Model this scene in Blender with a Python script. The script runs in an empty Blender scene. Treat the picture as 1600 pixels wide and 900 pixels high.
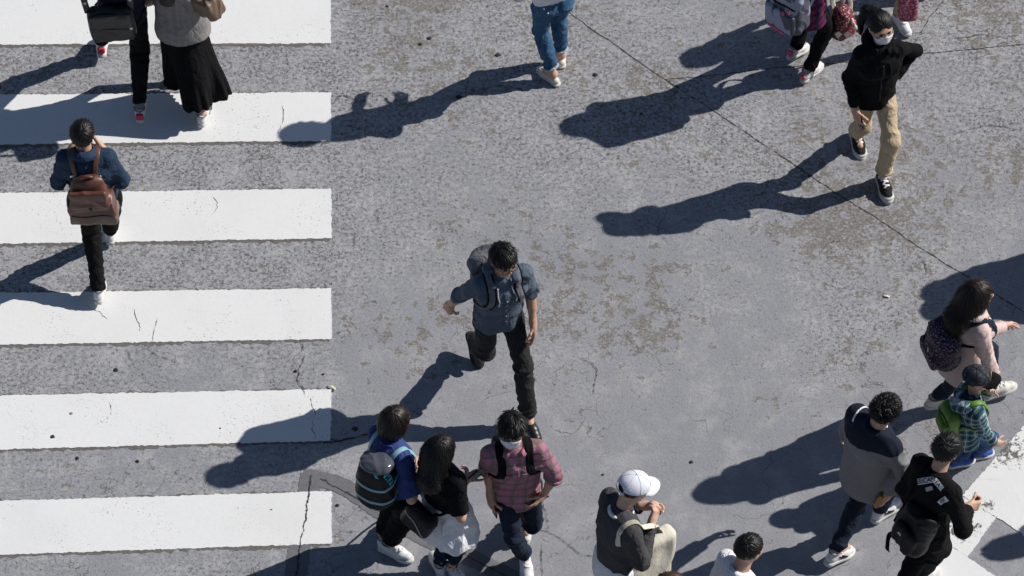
import bpy, math, random
import numpy as np
from mathutils import Vector, Matrix

# ------------------------------------------------------------------ camera, sky, sun, exposure
scene = bpy.context.scene
COL = scene.collection
F_PX, ELEV, SCALE = 10000.0, math.radians(50.5), 225.0      # focal length in px of a 1600 wide frame, look-down angle, px per metre
DIST = F_PX / SCALE
CAM = np.array([0.0, -DIST * math.cos(ELEV), DIST * math.sin(ELEV)])
cam_data = bpy.data.cameras.new('camera')
cam_data.sensor_width = 36.0
cam_data.lens = 36.0 * F_PX / 1600.0
cam_data.clip_start = 1.0
cam_data.clip_end = 2000.0
cam = bpy.data.objects.new('camera', cam_data)
cam.location = CAM
cam.rotation_euler = (math.pi / 2 - ELEV, 0, 0)
COL.objects.link(cam)
scene.camera = cam

SUN_VEC = np.array([1.90, 0.59, 1.64]); SUN_VEC /= np.linalg.norm(SUN_VEC)
SUN_EL = math.asin(SUN_VEC[2]); SUN_AZ = math.atan2(SUN_VEC[1], SUN_VEC[0])
world = bpy.data.worlds.new('World'); scene.world = world; world.use_nodes = True
wn = world.node_tree.nodes; wl = world.node_tree.links
sky = wn.new('ShaderNodeTexSky'); sky.sky_type = 'NISHITA'; sky.sun_disc = False
sky.sun_elevation = SUN_EL; sky.sun_rotation = math.pi / 2 - SUN_AZ
sky.air_density = 1.0; sky.dust_density = 0.6; sky.ozone_density = 3.0
bg = wn['Background']; bg.inputs['Strength'].default_value = 0.055
wl.new(sky.outputs['Color'], bg.inputs['Color'])
sun_data = bpy.data.lights.new('sun', 'SUN'); sun_data.energy = 4.8; sun_data.angle = math.radians(0.5); sun_data.color = (1.0, 0.965, 0.91)
sun = bpy.data.objects.new('sun', sun_data); COL.objects.link(sun)
sun.rotation_euler = Vector(-SUN_VEC).to_track_quat('-Z', 'Y').to_euler()
sun.location = (6, 3, 12)
scene.view_settings.view_transform = 'Standard'; scene.view_settings.look = 'None'
scene.view_settings.exposure = 0.0; scene.view_settings.gamma = 1.0
scene.view_settings.use_curve_mapping = False
scene.cycles.use_denoising = True
scene.cycles.max_bounces = 5
scene.cycles.use_adaptive_sampling = True; scene.cycles.adaptive_threshold = 0.03
scene.render.film_transparent = False

# ------------------------------------------------------------------ small maths
def A(*v): return np.array(v, float)
def nrm(v):
    v = np.asarray(v, float); return v / (np.linalg.norm(v) + 1e-12)
def lerp(a, b, t): return a + (b - a) * t
CR = A(1, 0, 0); CU = A(0, math.sin(ELEV), math.cos(ELEV)); CB = A(0, -math.cos(ELEV), math.sin(ELEV))
def U(u, v, z=0.0):
    """photograph pixel (1600x900) -> the point of that sight line at height z"""
    d = CR * (u - 800) / F_PX - CU * (v - 450) / F_PX - CB
    return CAM + d * ((z - CAM[2]) / d[2])
def PX(p):
    q = np.asarray(p, float) - CAM
    dep = -q @ CB
    return 800 + F_PX * (q @ CR) / dep, 450 - F_PX * (q @ CU) / dep
RS = np.random.RandomState(7)
_NT = RS.rand(32, 32, 32).astype(np.float32) * 2 - 1
def noise(P, f=1.0):
    """smooth 3-D value noise, P (N,3), f scalar or (3,)"""
    Q = np.asarray(P, float) * f + 100.0
    i = np.floor(Q).astype(int); t = Q - i; t = t * t * (3 - 2 * t)
    r = 0.0
    for dx in (0, 1):
        wx = t[:, 0] if dx else 1 - t[:, 0]
        for dy in (0, 1):
            wy = t[:, 1] if dy else 1 - t[:, 1]
            for dz in (0, 1):
                wz = t[:, 2] if dz else 1 - t[:, 2]
                r = r + wx * wy * wz * _NT[(i[:, 0] + dx) % 32, (i[:, 1] + dy) % 32, (i[:, 2] + dz) % 32]
    return r
def rotv(v, ax, ang):
    ax = nrm(ax); c, s = math.cos(ang), math.sin(ang)
    return v * c + np.cross(ax, v) * s + ax * (ax @ v) * (1 - c)

# ------------------------------------------------------------------ implicit shapes -> meshes
class Prim:
    def __init__(s, fn, lo, hi, k, op='u'): s.fn, s.lo, s.hi, s.k, s.op = fn, np.asarray(lo, float), np.asarray(hi, float), k, op
def cone(a, b, ra, rb, k=0.02, side=None, ks=1.0, flat=False, op='u', flata=False, ksb=None):
    """tapered limb from a to b; radius times ks along the side vector; flat: cut square at b"""
    a = np.asarray(a, float); b = np.asarray(b, float); ab = b - a; L2 = float(ab @ ab) + 1e-12; ax = ab / math.sqrt(L2)
    if ksb is None: ksb = ks
    if side is not None:
        sd = np.asarray(side, float); sd = nrm(sd - ax * (sd @ ax))
    def fn(X, Y, Z):
        px, py, pz = X - a[0], Y - a[1], Z - a[2]
        h = px * ab[0] + py * ab[1] + pz * ab[2]
        t = np.clip(h / L2, 0, 1)
        qx, qy, qz = px - t * ab[0], py - t * ab[1], pz - t * ab[2]
        d2 = qx * qx + qy * qy + qz * qz
        if side is not None:
            e = qx * sd[0] + qy * sd[1] + qz * sd[2]
            kk = ks + (ksb - ks) * t
            d2 = d2 - e * e * (1 - 1 / (kk * kk))
        d = np.sqrt(np.maximum(d2, 1e-12)) - (ra + (rb - ra) * t)
        if flat: d = np.maximum(d, (px - ab[0]) * ax[0] + (py - ab[1]) * ax[1] + (pz - ab[2]) * ax[2])
        if flata: d = np.maximum(d, -(px * ax[0] + py * ax[1] + pz * ax[2]))
        return d
    m = max(ra * max(ks, 1), rb * max(ksb, 1))
    return Prim(fn, np.minimum(a, b) - m, np.maximum(a, b) + m, k, op)
def ell(c, r, R=None, k=0.02, op='u'):
    """ellipsoid, R rows are its axes"""
    c = np.asarray(c, float); r = np.asarray(r, float); R = np.eye(3) if R is None else np.asarray(R, float)
    def fn(X, Y, Z):
        x, y, z = X - c[0], Y - c[1], Z - c[2]
        k0 = 0.0; k1 = 0.0
        for i in range(3):
            q = (x * R[i, 0] + y * R[i, 1] + z * R[i, 2])
            k0 = k0 + (q / r[i]) ** 2; k1 = k1 + (q / r[i] ** 2) ** 2
        k0 = np.sqrt(k0); k1 = np.sqrt(k1) + 1e-9
        return k0 * (k0 - 1) / k1
    e = np.sqrt(((R * r[:, None]) ** 2).sum(0))
    return Prim(fn, c - e, c + e, k, op)
def rbox(c, half, R=None, rnd=0.02, k=0.02, op='u'):
    c = np.asarray(c, float); hf = np.asarray(half, float) - rnd; R = np.eye(3) if R is None else np.asarray(R, float)
    def fn(X, Y, Z):
        x, y, z = X - c[0], Y - c[1], Z - c[2]
        q = [np.abs(x * R[i, 0] + y * R[i, 1] + z * R[i, 2]) - hf[i] for i in range(3)]
        o = np.sqrt(sum(np.maximum(w, 0) ** 2 for w in q))
        return o + np.minimum(np.maximum(np.maximum(q[0], q[1]), q[2]), 0) - rnd
    e = (np.abs(R) * np.asarray(half, float)[:, None]).sum(0)
    return Prim(fn, c - e, c + e, k, op)
def half(pt, n, op='i'):
    pt = np.asarray(pt, float); n = nrm(n)
    def fn(X, Y, Z): return (X - pt[0]) * n[0] + (Y - pt[1]) * n[1] + (Z - pt[2]) * n[2]
    return Prim(fn, A(-1e9, -1e9, -1e9), A(1e9, 1e9, 1e9), 0.004, op)
def combine(F, d, p):
    k = max(p.k, 1e-4)
    if p.op == 'u':
        h = np.maximum(k - np.abs(F - d), 0) / k
        return np.minimum(F, d) - h * h * k * 0.25
    if p.op == 's': d = -d
    h = np.maximum(k - np.abs(F - d), 0) / k
    return np.maximum(F, d) + h * h * k * 0.25
def field(prims, P):
    P = np.asarray(P, float); F = np.full(len(P), 1.0)
    for p in prims: F = combine(F, p.fn(P[:, 0], P[:, 1], P[:, 2]), p)
    return F
def grad(prims, P, e=0.004):
    g = np.stack([field(prims, P + np.eye(3)[i] * e) - field(prims, P - np.eye(3)[i] * e) for i in range(3)], 1)
    return g / (np.linalg.norm(g, axis=1, keepdims=True) + 1e-9)
def project(prims, P, off=0.0, it=6):
    P = np.array(P, float)
    for _ in range(it):
        P = P - grad(prims, P) * np.clip(field(prims, P) - off, -0.03, 0.03)[:, None]
    return P
def nets(prims, h=0.008):
    """surface nets over the union of the prims"""
    us = [p for p in prims if p.op == 'u']
    lo = np.min([p.lo for p in us], 0) - 3 * h; hi = np.max([p.hi for p in us], 0) + 3 * h
    n = np.ceil((hi - lo) / h).astype(int) + 1
    ax = [(lo[i] + h * np.arange(n[i])).astype(np.float32) for i in range(3)]
    F = np.full(n, 1.0, np.float32)
    for p in prims:
        m = p.k + 2.5 * h
        i0 = np.maximum(np.floor((p.lo - m - lo) / h).astype(int), 0) if p.lo[0] > -1e8 else np.zeros(3, int)
        i1 = np.minimum(np.ceil((p.hi + m - lo) / h).astype(int) + 1, n) if p.hi[0] < 1e8 else n
        if np.any(i1 <= i0): continue
        sl = tuple(slice(i0[i], i1[i]) for i in range(3))
        d = p.fn(ax[0][sl[0]][:, None, None], ax[1][sl[1]][None, :, None], ax[2][sl[2]][None, None, :])
        F[sl] = combine(F[sl], d, p)
    ins = F < 0
    nx, ny, nz = n
    cnt = np.zeros((nx - 1, ny - 1, nz - 1), np.uint8)
    cor = [(i, j, k) for i in (0, 1) for j in (0, 1) for k in (0, 1)]
    for i, j, k in cor: cnt += ins[i:nx - 1 + i, j:ny - 1 + j, k:nz - 1 + k]
    act = np.nonzero((cnt > 0) & (cnt < 8))
    N = len(act[0])
    idx = np.full((nx - 1, ny - 1, nz - 1), -1, np.int32); idx[act] = np.arange(N)
    val = np.stack([F[act[0] + i, act[1] + j, act[2] + k] for i, j, k in cor], 1)
    acc = np.zeros((N, 3)); num = np.zeros(N)
    ca = np.array(cor, float)
    for a in range(8):
        for b in range(a + 1, 8):
            if abs(ca[a] - ca[b]).sum() != 1: continue
            va, vb = val[:, a], val[:, b]
            m = (va < 0) != (vb < 0)
            t = np.where(m, va / np.where(m, va - vb, 1), 0)
            acc += np.where(m[:, None], ca[a] + (ca[b] - ca[a]) * t[:, None], 0); num += m
    V = lo + h * (np.stack(act, 1) + acc / num[:, None])
    faces = []
    for d in range(3):
        e1, e2 = (d + 1) % 3, (d + 2) % 3
        s0 = [slice(0, n[i]) for i in range(3)]; s1 = list(s0)
        s0[d] = slice(0, n[d] - 1); s1[d] = slice(1, n[d])
        A0, A1 = ins[tuple(s0)], ins[tuple(s1)]
        g = np.stack(np.nonzero(A0 != A1), 1)
        g = g[(g[:, e1] > 0) & (g[:, e2] > 0) & (g[:, e1] < n[e1] - 1) & (g[:, e2] < n[e2] - 1)]
        flip = ~A0[tuple(g.T)]
        def cell(o1, o2):
            c = g.copy(); c[:, e1] += o1; c[:, e2] += o2
            return idx[tuple(c.T)]
        q = np.stack([cell(-1, -1), cell(0, -1), cell(0, 0), cell(-1, 0)], 1)
        q[flip] = q[flip][:, ::-1]
        faces.append(q)
    Q = np.concatenate(faces)
    return V, Q[(Q >= 0).all(1)]
def vnormals(V, Q):
    fn = np.cross(V[Q[:, 2]] - V[Q[:, 0]], V[Q[:, 3]] - V[Q[:, 1]])
    N = np.zeros_like(V)
    for c in range(3):
        for k in range(4): N[:, c] += np.bincount(Q[:, k], fn[:, c], len(V))
    return N / (np.linalg.norm(N, axis=1, keepdims=True) + 1e-12)
def relax(V, Q, it=1, f=0.5):
    for _ in range(it):
        S = np.zeros_like(V); n = np.zeros(len(V))
        for k in range(4):
            j = Q[:, (k + 1) % 4]
            n += np.bincount(Q[:, k], minlength=len(V)) + np.bincount(j, minlength=len(V))
            for c in range(3):
                S[:, c] += np.bincount(Q[:, k], V[j, c], len(V)) + np.bincount(j, V[Q[:, k], c], len(V))
        V = V + (S / np.maximum(n, 1)[:, None] - V) * f
    return V
def solid(prims, h=0.008, disp=None, sm=1):
    V, Q = nets(prims, h)
    if sm: V = relax(V, Q, sm, 0.4)
    if disp is not None:
        V = V + vnormals(V, Q) * disp(V)[:, None]
    return V, Q

# ------------------------------------------------------------------ Blender objects
class Frame:
    """where a thing stands: origin on its base and heading (local +y is forward)"""
    def __init__(s, o, yaw): s.o = np.asarray(o, float); s.yaw = yaw
    def loc(s, V):
        a = s.yaw - math.pi / 2; c, q = math.cos(a), math.sin(a); W = np.asarray(V, float) - s.o
        return np.stack([W[:, 0] * c + W[:, 1] * q, -W[:, 0] * q + W[:, 1] * c, W[:, 2]], 1)
def raw_mesh(name, V, faces, mat, smooth=True):
    me = bpy.data.meshes.new(name)
    V = np.asarray(V, np.float32)
    if isinstance(faces, np.ndarray):
        k = faces.shape[1]; tot = np.full(len(faces), k); li = faces.ravel()
    else:
        tot = np.array([len(f) for f in faces]); li = np.array([i for f in faces for i in f])
    me.vertices.add(len(V)); me.vertices.foreach_set('co', V.ravel())
    me.loops.add(len(li)); me.loops.foreach_set('vertex_index', li.astype(np.int32))
    me.polygons.add(len(tot))
    me.polygons.foreach_set('loop_start', np.concatenate([[0], np.cumsum(tot)[:-1]]).astype(np.int32))
    me.update(calc_edges=True)
    me.polygons.foreach_set('use_smooth', np.full(len(tot), bool(smooth)))
    me.materials.append(mat)
    me.validate()
    return me
def mk(name, geo, mat, frame=None, parent=None, smooth=True):
    V, Q = geo
    if frame is not None: V = frame.loc(V)
    ob = bpy.data.objects.new(name, raw_mesh(name, V, Q, mat, smooth))
    COL.objects.link(ob)
    if parent is not None: ob.parent = parent
    elif frame is not None:
        ob.location = frame.o; ob.rotation_euler = (0, 0, frame.yaw - math.pi / 2)
    return ob
def tag(ob, label, cat, group=None):
    ob['label'] = label; ob['category'] = cat
    if group: ob['group'] = group
    return ob
def merge(*gs):
    Vs, Fs, o = [], [], 0
    for V, Q in gs:
        Vs.append(np.asarray(V, float)); Fs += [tuple(int(i) + o for i in f) for f in Q]; o += len(V)
    return np.concatenate(Vs), Fs
def smooth_path(pts, n=24):
    P = np.asarray(pts, float)
    P = np.concatenate([[2 * P[0] - P[1]], P, [2 * P[-1] - P[-2]]])
    out = []
    m = len(P) - 3
    for s in np.linspace(0, m - 1e-6, n):
        i = int(s); t = s - i; a, b, c, d = P[i], P[i + 1], P[i + 2], P[i + 3]
        out.append(0.5 * (2 * b + (c - a) * t + (2 * a - 5 * b + 4 * c - d) * t * t + (3 * b - a - 3 * c + d) * t ** 3))
    return np.array(out)
def ribbon(P, Nn, width, thick=0.004, taper=None):
    """strap of rectangular section along P, lying against surface normals Nn"""
    P = np.asarray(P, float); n = len(P)
    T = np.gradient(P, axis=0); T /= np.linalg.norm(T, axis=1, keepdims=True) + 1e-9
    Nn = Nn - T * (Nn * T).sum(1, keepdims=True); Nn /= np.linalg.norm(Nn, axis=1, keepdims=True) + 1e-9
    S = np.cross(T, Nn)
    w = (np.full(n, width) if taper is None else width * np.asarray(taper))[:, None] / 2
    rows = [P - S * w - Nn * thick * .5, P - S * w + Nn * thick * .3, P - S * w * .6 + Nn * thick * .5, P + S * w * .6 + Nn * thick * .5, P + S * w + Nn * thick * .3, P + S * w - Nn * thick * .5]
    V = np.stack(rows, 1).reshape(-1, 3); m = len(rows); F = []
    for i in range(n - 1):
        for j in range(m):
            a, b = i * m + j, i * m + (j + 1) % m
            F.append((a, a + m, b + m, b))
    F.append(tuple(range(m))); F.append(tuple(range((n - 1) * m, n * m))[::-1])
    return V, F
def tube(P, r, seg=7, closed=False, flat=1.0, up=None):
    P = np.asarray(P, float); n = len(P)
    rr = np.full(n, r) if np.isscalar(r) else np.asarray(r, float)
    T = np.gradient(P, axis=0)
    if closed: T = np.roll(P, -1, 0) - np.roll(P, 1, 0)
    T /= np.linalg.norm(T, axis=1, keepdims=True) + 1e-9
    a = A(.31, .52, .79) if up is None else np.asarray(up, float)
    S = np.cross(T, a); S /= np.linalg.norm(S, axis=1, keepdims=True) + 1e-9
    B = np.cross(S, T)
    V = np.concatenate([P + (S * math.cos(2 * math.pi * k / seg) + B * flat * math.sin(2 * math.pi * k / seg)) * rr[:, None] for k in range(seg)])
    F = []
    for i in range(n if closed else n - 1):
        for k in range(seg):
            i2 = (i + 1) % n; k2 = (k + 1) % seg
            F.append((k * n + i, k2 * n + i, k2 * n + i2, k * n + i2))
    if not closed:
        F.append(tuple(k * n for k in range(seg))[::-1]); F.append(tuple(k * n + n - 1 for k in range(seg)))
    return V, F
def grid_sheet(G, N, thick):
    """closed sheet from a (r,c,3) grid of points and normals"""
    r, c, _ = G.shape
    V = np.concatenate([(G + N * thick / 2).reshape(-1, 3), (G - N * thick / 2).reshape(-1, 3)]); o = r * c; F = []
    for i in range(r - 1):
        for j in range(c - 1):
            a = i * c + j
            F.append((a, a + 1, a + c + 1, a + c)); F.append((o + a, o + a + c, o + a + c + 1, o + a + 1))
    rim = [(0, j) for j in range(c)] + [(i, c - 1) for i in range(1, r)] + [(r - 1, j) for j in range(c - 2, -1, -1)] + [(i, 0) for i in range(r - 2, 0, -1)]
    for q in range(len(rim)):
        a = rim[q][0] * c + rim[q][1]; b = rim[(q + 1) % len(rim)][0] * c + rim[(q + 1) % len(rim)][1]
        F.append((a, a + o, b + o, b))
    return V, F

# ------------------------------------------------------------------ materials
class NT:
    def __init__(s, name):
        s.m = bpy.data.materials.new(name); s.m.use_nodes = True
        s.t = s.m.node_tree; s.b = s.t.nodes['Principled BSDF']
    def n(s, kind, **kw):
        x = s.t.nodes.new('ShaderNode' + kind)
        for k, v in kw.items():
            if k in x.inputs and not hasattr(x, k): x.inputs[k].default_value = v
            else: setattr(x, k, v)
        return x
    def l(s, a, b): s.t.links.new(a, b)
    def put(s, sock, v):
        if hasattr(v, 'is_linked') or isinstance(v, bpy.types.NodeSocket): s.l(v, sock)
        else: sock.default_value = v
    def co(s, obj=True): return s.n('TexCoord').outputs['Object']
    def noise(s, vec, scale, detail=3, rough=.55, dist=0):
        x = s.n('TexNoise'); s.l(vec, x.inputs['Vector']); x.inputs['Scale'].default_value = scale
        x.inputs['Detail'].default_value = detail; x.inputs['Roughness'].default_value = rough; x.inputs['Distortion'].default_value = dist
        return x.outputs['Fac']
    def vor(s, vec, scale, feature='F1', out='Distance', rnd=1.0):
        x = s.n('TexVoronoi'); x.feature = feature; s.l(vec, x.inputs['Vector']); x.inputs['Scale'].default_value = scale
        x.inputs['Randomness'].default_value = rnd
        return x.outputs[out]
    def math(s, op, a, b=0.0, c=None):
        x = s.n('Math'); x.operation = op; s.put(x.inputs[0], a); s.put(x.inputs[1], b)
        if c is not None: s.put(x.inputs[2], c)
        return x.outputs[0]
    def step(s, v, lo, hi, smooth=True):
        x = s.n('MapRange'); x.interpolation_type = 'SMOOTHSTEP' if smooth else 'LINEAR'
        s.put(x.inputs['Value'], v); x.inputs['From Min'].default_value = lo; x.inputs['From Max'].default_value = hi
        return x.outputs[0]
    def mix(s, f, a, b, blend='MIX'):
        x = s.n('Mix'); x.data_type = 'RGBA'; x.blend_type = blend; s.put(x.inputs[0], f)
        for sock, v in ((x.inputs[6], a), (x.inputs[7], b)):
            if isinstance(v, tuple): sock.default_value = (*v[:3], 1)
            else: s.l(v, sock)
        return x.outputs[2]
    def mapv(s, vec, scale=(1, 1, 1), rot=(0, 0, 0), loc=(0, 0, 0)):
        x = s.n('Mapping'); s.l(vec, x.inputs['Vector']); x.inputs['Scale'].default_value = scale; x.inputs['Rotation'].default_value = rot; x.inputs['Location'].default_value = loc
        return x.outputs[0]
    def sep(s, vec):
        x = s.n('SeparateXYZ'); s.l(vec, x.inputs[0]); return x.outputs
    def color(s, v):
        if isinstance(v, tuple): s.b.inputs['Base Color'].default_value = (*v[:3], 1)
        else: s.l(v, s.b.inputs['Base Color'])
    def set(s, **kw):
        for k, v in kw.items():
            s.put(s.b.inputs[k.replace('_', ' ')], v)
    def bump(s, h, strength=.4, dist=.003):
        x = s.n('Bump'); s.put(x.inputs['Height'], h); x.inputs['Strength'].default_value = strength; x.inputs['Distance'].default_value = dist
        s.l(x.outputs[0], s.b.inputs['Normal'])
def crease(t, o, z=.6):
    a = t.math('ABSOLUTE', t.math('SUBTRACT', t.noise(t.mapv(o, (1, 1, z)), 10, 2, .5, .8), .5)); b = t.math('ABSOLUTE', t.math('SUBTRACT', t.noise(t.mapv(o, (1, 1, z), (.3, .5, .2)), 23, 2, .5, .6), .5))
    return t.math('ADD', t.step(a, .0, .16, False), t.math('MULTIPLY', t.step(b, .0, .14, False), .45))
def sc(c, f): return tuple(min(1, x * f) for x in c)

def cloth(name, c, rough=.88, var=.22, folds=.5, weave=700, spec=.22, sheen=.0):
    t = NT(name); o = t.co()
    n1 = t.noise(o, 9, 2); n2 = t.noise(t.mapv(o, (60, 60, 60)), 2.0, 2)
    col = t.mix(n1, sc(c, 1 - var), sc(c, 1 + var)); col = t.mix(t.math('MULTIPLY', n2, .25), col, sc(c, .75))
    t.color(col); t.set(Roughness=rough, Sheen_Weight=sheen)
    t.b.inputs['Specular IOR Level'].default_value = spec
    f = crease(t, o); w = t.noise(o, weave, 1)
    t.bump(t.math('ADD', t.math('MULTIPLY', f, folds), t.math('MULTIPLY', w, .05)), .6, .016)
    return t.m
def denim(name, c, fade=(.2, .28, .4), f=.35):
    t = NT(name); o = t.co()
    n1 = t.noise(o, 7, 5, .6); n2 = t.noise(t.mapv(o, (220, 220, 40)), 1.0, 2)
    col = t.mix(t.math('MULTIPLY', t.step(n1, .42, .75), f), c, fade)
    col = t.mix(t.math('MULTIPLY', n2, .35), col, sc(c, .45))
    t.color(col); t.set(Roughness=.88); t.b.inputs['Specular IOR Level'].default_value = .25
    ff = crease(t, o)
    t.bump(t.math('ADD', t.math('MULTIPLY', ff, .5), t.math('MULTIPLY', n2, .1)), .6, .016)
    return t.m
def plaid(name, base, cols, pitch=.075):
    """woven checks: bands in two directions over the base; cols: (colour, centre, width, strength)"""
    t = NT(name); o = t.co(); x, y, z = t.sep(o)[:3]
    wob = t.math('MULTIPLY', t.math('SUBTRACT', t.noise(o, 7, 2), .5), .018)
    a = t.math('ADD', t.math('ADD', x, t.math('MULTIPLY', y, .55)), wob)
    b = t.math('ADD', t.math('SUBTRACT', z, t.math('MULTIPLY', y, .55)), wob)
    col = t.mix(0.0, base, base)
    for c, ctr, w, s in cols:
        for q in (a, b):
            fr = t.math('FRACT', t.math('ADD', t.math('DIVIDE', q, pitch), 50.0 - ctr + .5))
            d = t.math('ABSOLUTE', t.math('SUBTRACT', fr, .5))
            m = t.math('MULTIPLY', t.math('LESS_THAN', d, w / 2), s)
            col = t.mix(m, col, c)
    n = t.noise(t.mapv(o, (150, 150, 150)), 2, 2)
    col = t.mix(t.math('MULTIPLY', n, .25), col, sc(base, .5))
    t.color(col); t.set(Roughness=.88); t.b.inputs['Specular IOR Level'].default_value = .2
    t.bump(crease(t, o), .32, .009)
    return t.m
def leather(name, c, rough=.42, bump=.25):
    t = NT(name); o = t.co(); n = t.noise(o, 12, 4)
    t.color(t.mix(n, sc(c, .65), sc(c, 1.35))); t.set(Roughness=t.math('ADD', t.math('MULTIPLY', n, .25), rough - .12))
    t.bump(t.math('ADD', t.math('MULTIPLY', t.noise(o, 22, 3), .8), t.math('MULTIPLY', t.vor(o, 300), .15)), bump, .008)
    return t.m
def skin(name, c):
    t = NT(name); o = t.co(); n = t.noise(o, 30, 3)
    t.color(t.mix(n, sc(c, .86), sc(c, 1.1))); t.set(Roughness=.5, Subsurface_Weight=.15, Subsurface_Scale=.01)
    t.b.inputs['Subsurface Radius'].default_value = (1, .35, .2); t.b.inputs['Specular IOR Level'].default_value = .4
    t.bump(t.noise(o, 220, 2), .12, .002)
    return t.m
def plain(name, c, rough=.6, spec=.4, metal=0.0, var=.1, bscale=60, b=.15):
    t = NT(name); o = t.co(); n = t.noise(o, 25, 3)
    t.color(t.mix(n, sc(c, 1 - var), sc(c, 1 + var))); t.set(Roughness=rough, Metallic=metal); t.b.inputs['Specular IOR Level'].default_value = spec
    t.bump(t.noise(o, bscale, 2), b, .004)
    return t.m
def hair_mat(name, c):
    t = NT(name); o = t.co(); n = t.noise(o, 45, 3)
    t.color(t.mix(n, sc(c, .6), sc(c, 1.5))); t.set(Roughness=.42); t.b.inputs['Specular IOR Level'].default_value = .3
    return t.m

SKIN = skin('skin_light', (.56, .335, .235)); SKIN2 = skin('skin_tan', (.53, .315, .215)); SKIN3 = skin('skin_pale', (.62, .39, .29))
HAIR_K = hair_mat('hair_black', (.006, .0055, .0055)); HAIR_B = hair_mat('hair_dark_brown', (.014, .0085, .0065)); HAIR_R = hair_mat('hair_brown', (.05, .028, .018))
EYE = plain('eye_dark', (.02, .015, .012), .25, .5, 0, .05); LIP = plain('lips', (.45, .16, .13), .5, .4, 0, .05)
BLACK = cloth('black_cotton', (.0055, .0055, .0065), .92, .3, spec=.16); BLACK2 = cloth('black_wool', (.008, .0078, .0082), .92, .25, spec=.16)
CHAR = cloth('charcoal_twill', (.024, .024, .025), .82, .2)
WHITEC = cloth('white_cotton', (.80, .80, .83), .85, .05); CREAM = cloth('cream_canvas', (.70, .65, .55), .85, .05, .14)
BEIGE = cloth('beige_chino', (.52, .41, .27), .85, .08); PINKC = cloth('pale_pink_twill', (.66, .50, .46), .85, .05, .22)
GREYJ = cloth('grey_fleece', (.15, .15, .16), .95, .12); GREYK = cloth('dark_grey_knit', (.062, .062, .066), .9, .15)
NAVY = cloth('navy_cotton', (.012, .018, .036), .85, .2); ROYAL = cloth('royal_blue_jersey', (.035, .055, .19), .85, .15)
BPGREY = cloth('grey_backpack_canvas', (.17, .165, .18), .8, .12)
DEN_SHIRT = denim('chambray', (.088, .118, .160), (.19, .23, .28), .6)
DEN_DARK = denim('dark_denim', (.012, .020, .040), (.03, .045, .08), .4)
DEN_MID = denim('blue_denim', (.038, .105, .20), (.10, .20, .33), .6)
DEN_JACK = denim('indigo_denim', (.022, .045, .088), (.06, .10, .17), .4)
DEN_KID = denim('kid_denim', (.03, .075, .18), (.06, .12, .25), .4)
PLAID_P = plaid('pink_check', (.31, .205, .185), [((.50, .17, .31), 0.0, .32, .6), ((.15, .11, .11), .5, .26, .55), ((.45, .24, .32), .25, .06, .55), ((.36, .13, .22), .75, .08, .5)], .078)
PLAID_K = plaid('teal_check', (.10, .22, .25), [((.012, .025, .06), 0.0, .36, .8), ((.55, .62, .62), .5, .12, .7), ((.05, .14, .12), .25, .14, .5)], .06)
PLAID_G = plaid('grey_check', (.26, .245, .24), [((.17, .155, .15), 0.0, .10, .55), ((.36, .32, .30), .5, .06, .5)], .05)
PLAID_E = plaid('purple_check', (.07, .02, .075), [((.22, .03, .07), 0.0, .25, .7), ((.02, .01, .05), .5, .3, .7)], .07)
LEATHER = leather('brown_leather', (.115, .045, .030)); TAUPE = leather('taupe_leather', (.17, .115, .08), .5); BLACKL = leather('black_leather', (.014, .014, .016), .4)
NYLON = plain('black_nylon', (.005, .005, .0065), .58, .3, 0, .3, 30, .5)
SHOE_W = plain('white_shoe_leather', (.68, .68, .69), .5, .35, 0, .12, 30, .35); SHOE_K = leather('black_shoe', (.016, .015, .015), .35)
SHOE_CV = cloth('black_shoe_canvas', (.022, .02, .019), .85, .2); RUB_W = plain('white_rubber', (.58, .57, .54), .6, .35, 0, .08)
RUB_K = plain('black_rubber', (.02, .02, .02), .7, .3); SHOE_B = cloth('blue_sneaker', (.03, .09, .36), .7, .2); SHOE_C = plain('cream_shoe', (.66, .62, .54), .6, .4, 0, .1)
RED = plain('red_trim', (.55, .04, .07), .55); PINKT = plain('pink_trim', (.62, .10, .19), .55); TEAL = plain('teal_print', (.05, .42, .46), .5, .4, 0, .05)
REFL = plain('grey_blue_webbing', (.22, .40, .45), .5, .5, 0, .1); MASKM = cloth('mask_white', (.74, .76, .82), .8, .03, .15)
METAL = plain('metal', (.6, .6, .58), .3, .5, 1.0); PHONE = plain('phone_black', (.012, .012, .014), .15, .6, 0, 0); PHONE_W = plain('phone_case', (.5, .55, .66), .3)
CORD = plain('white_cord', (.75, .75, .76), .8); GREEN = plain('lime_nylon', (.10, .21, .025), .5, .4, 0, .2, 30, .4); CAPW = cloth('white_cap_twill', (.74, .74, .82), .85, .03, .06)
TAN_L = leather('tan_wallet', (.42, .22, .045), .5); WHITE_P = plain('white_print', (.68, .68, .68), .8, .2, 0, .04); BLACK_P = plain('black_print', (.01, .01, .01), .8, .2)
SOCK = cloth('dark_sock', (.02, .02, .02)); SOCK_G = cloth('grey_sock', (.2, .2, .21))

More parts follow.
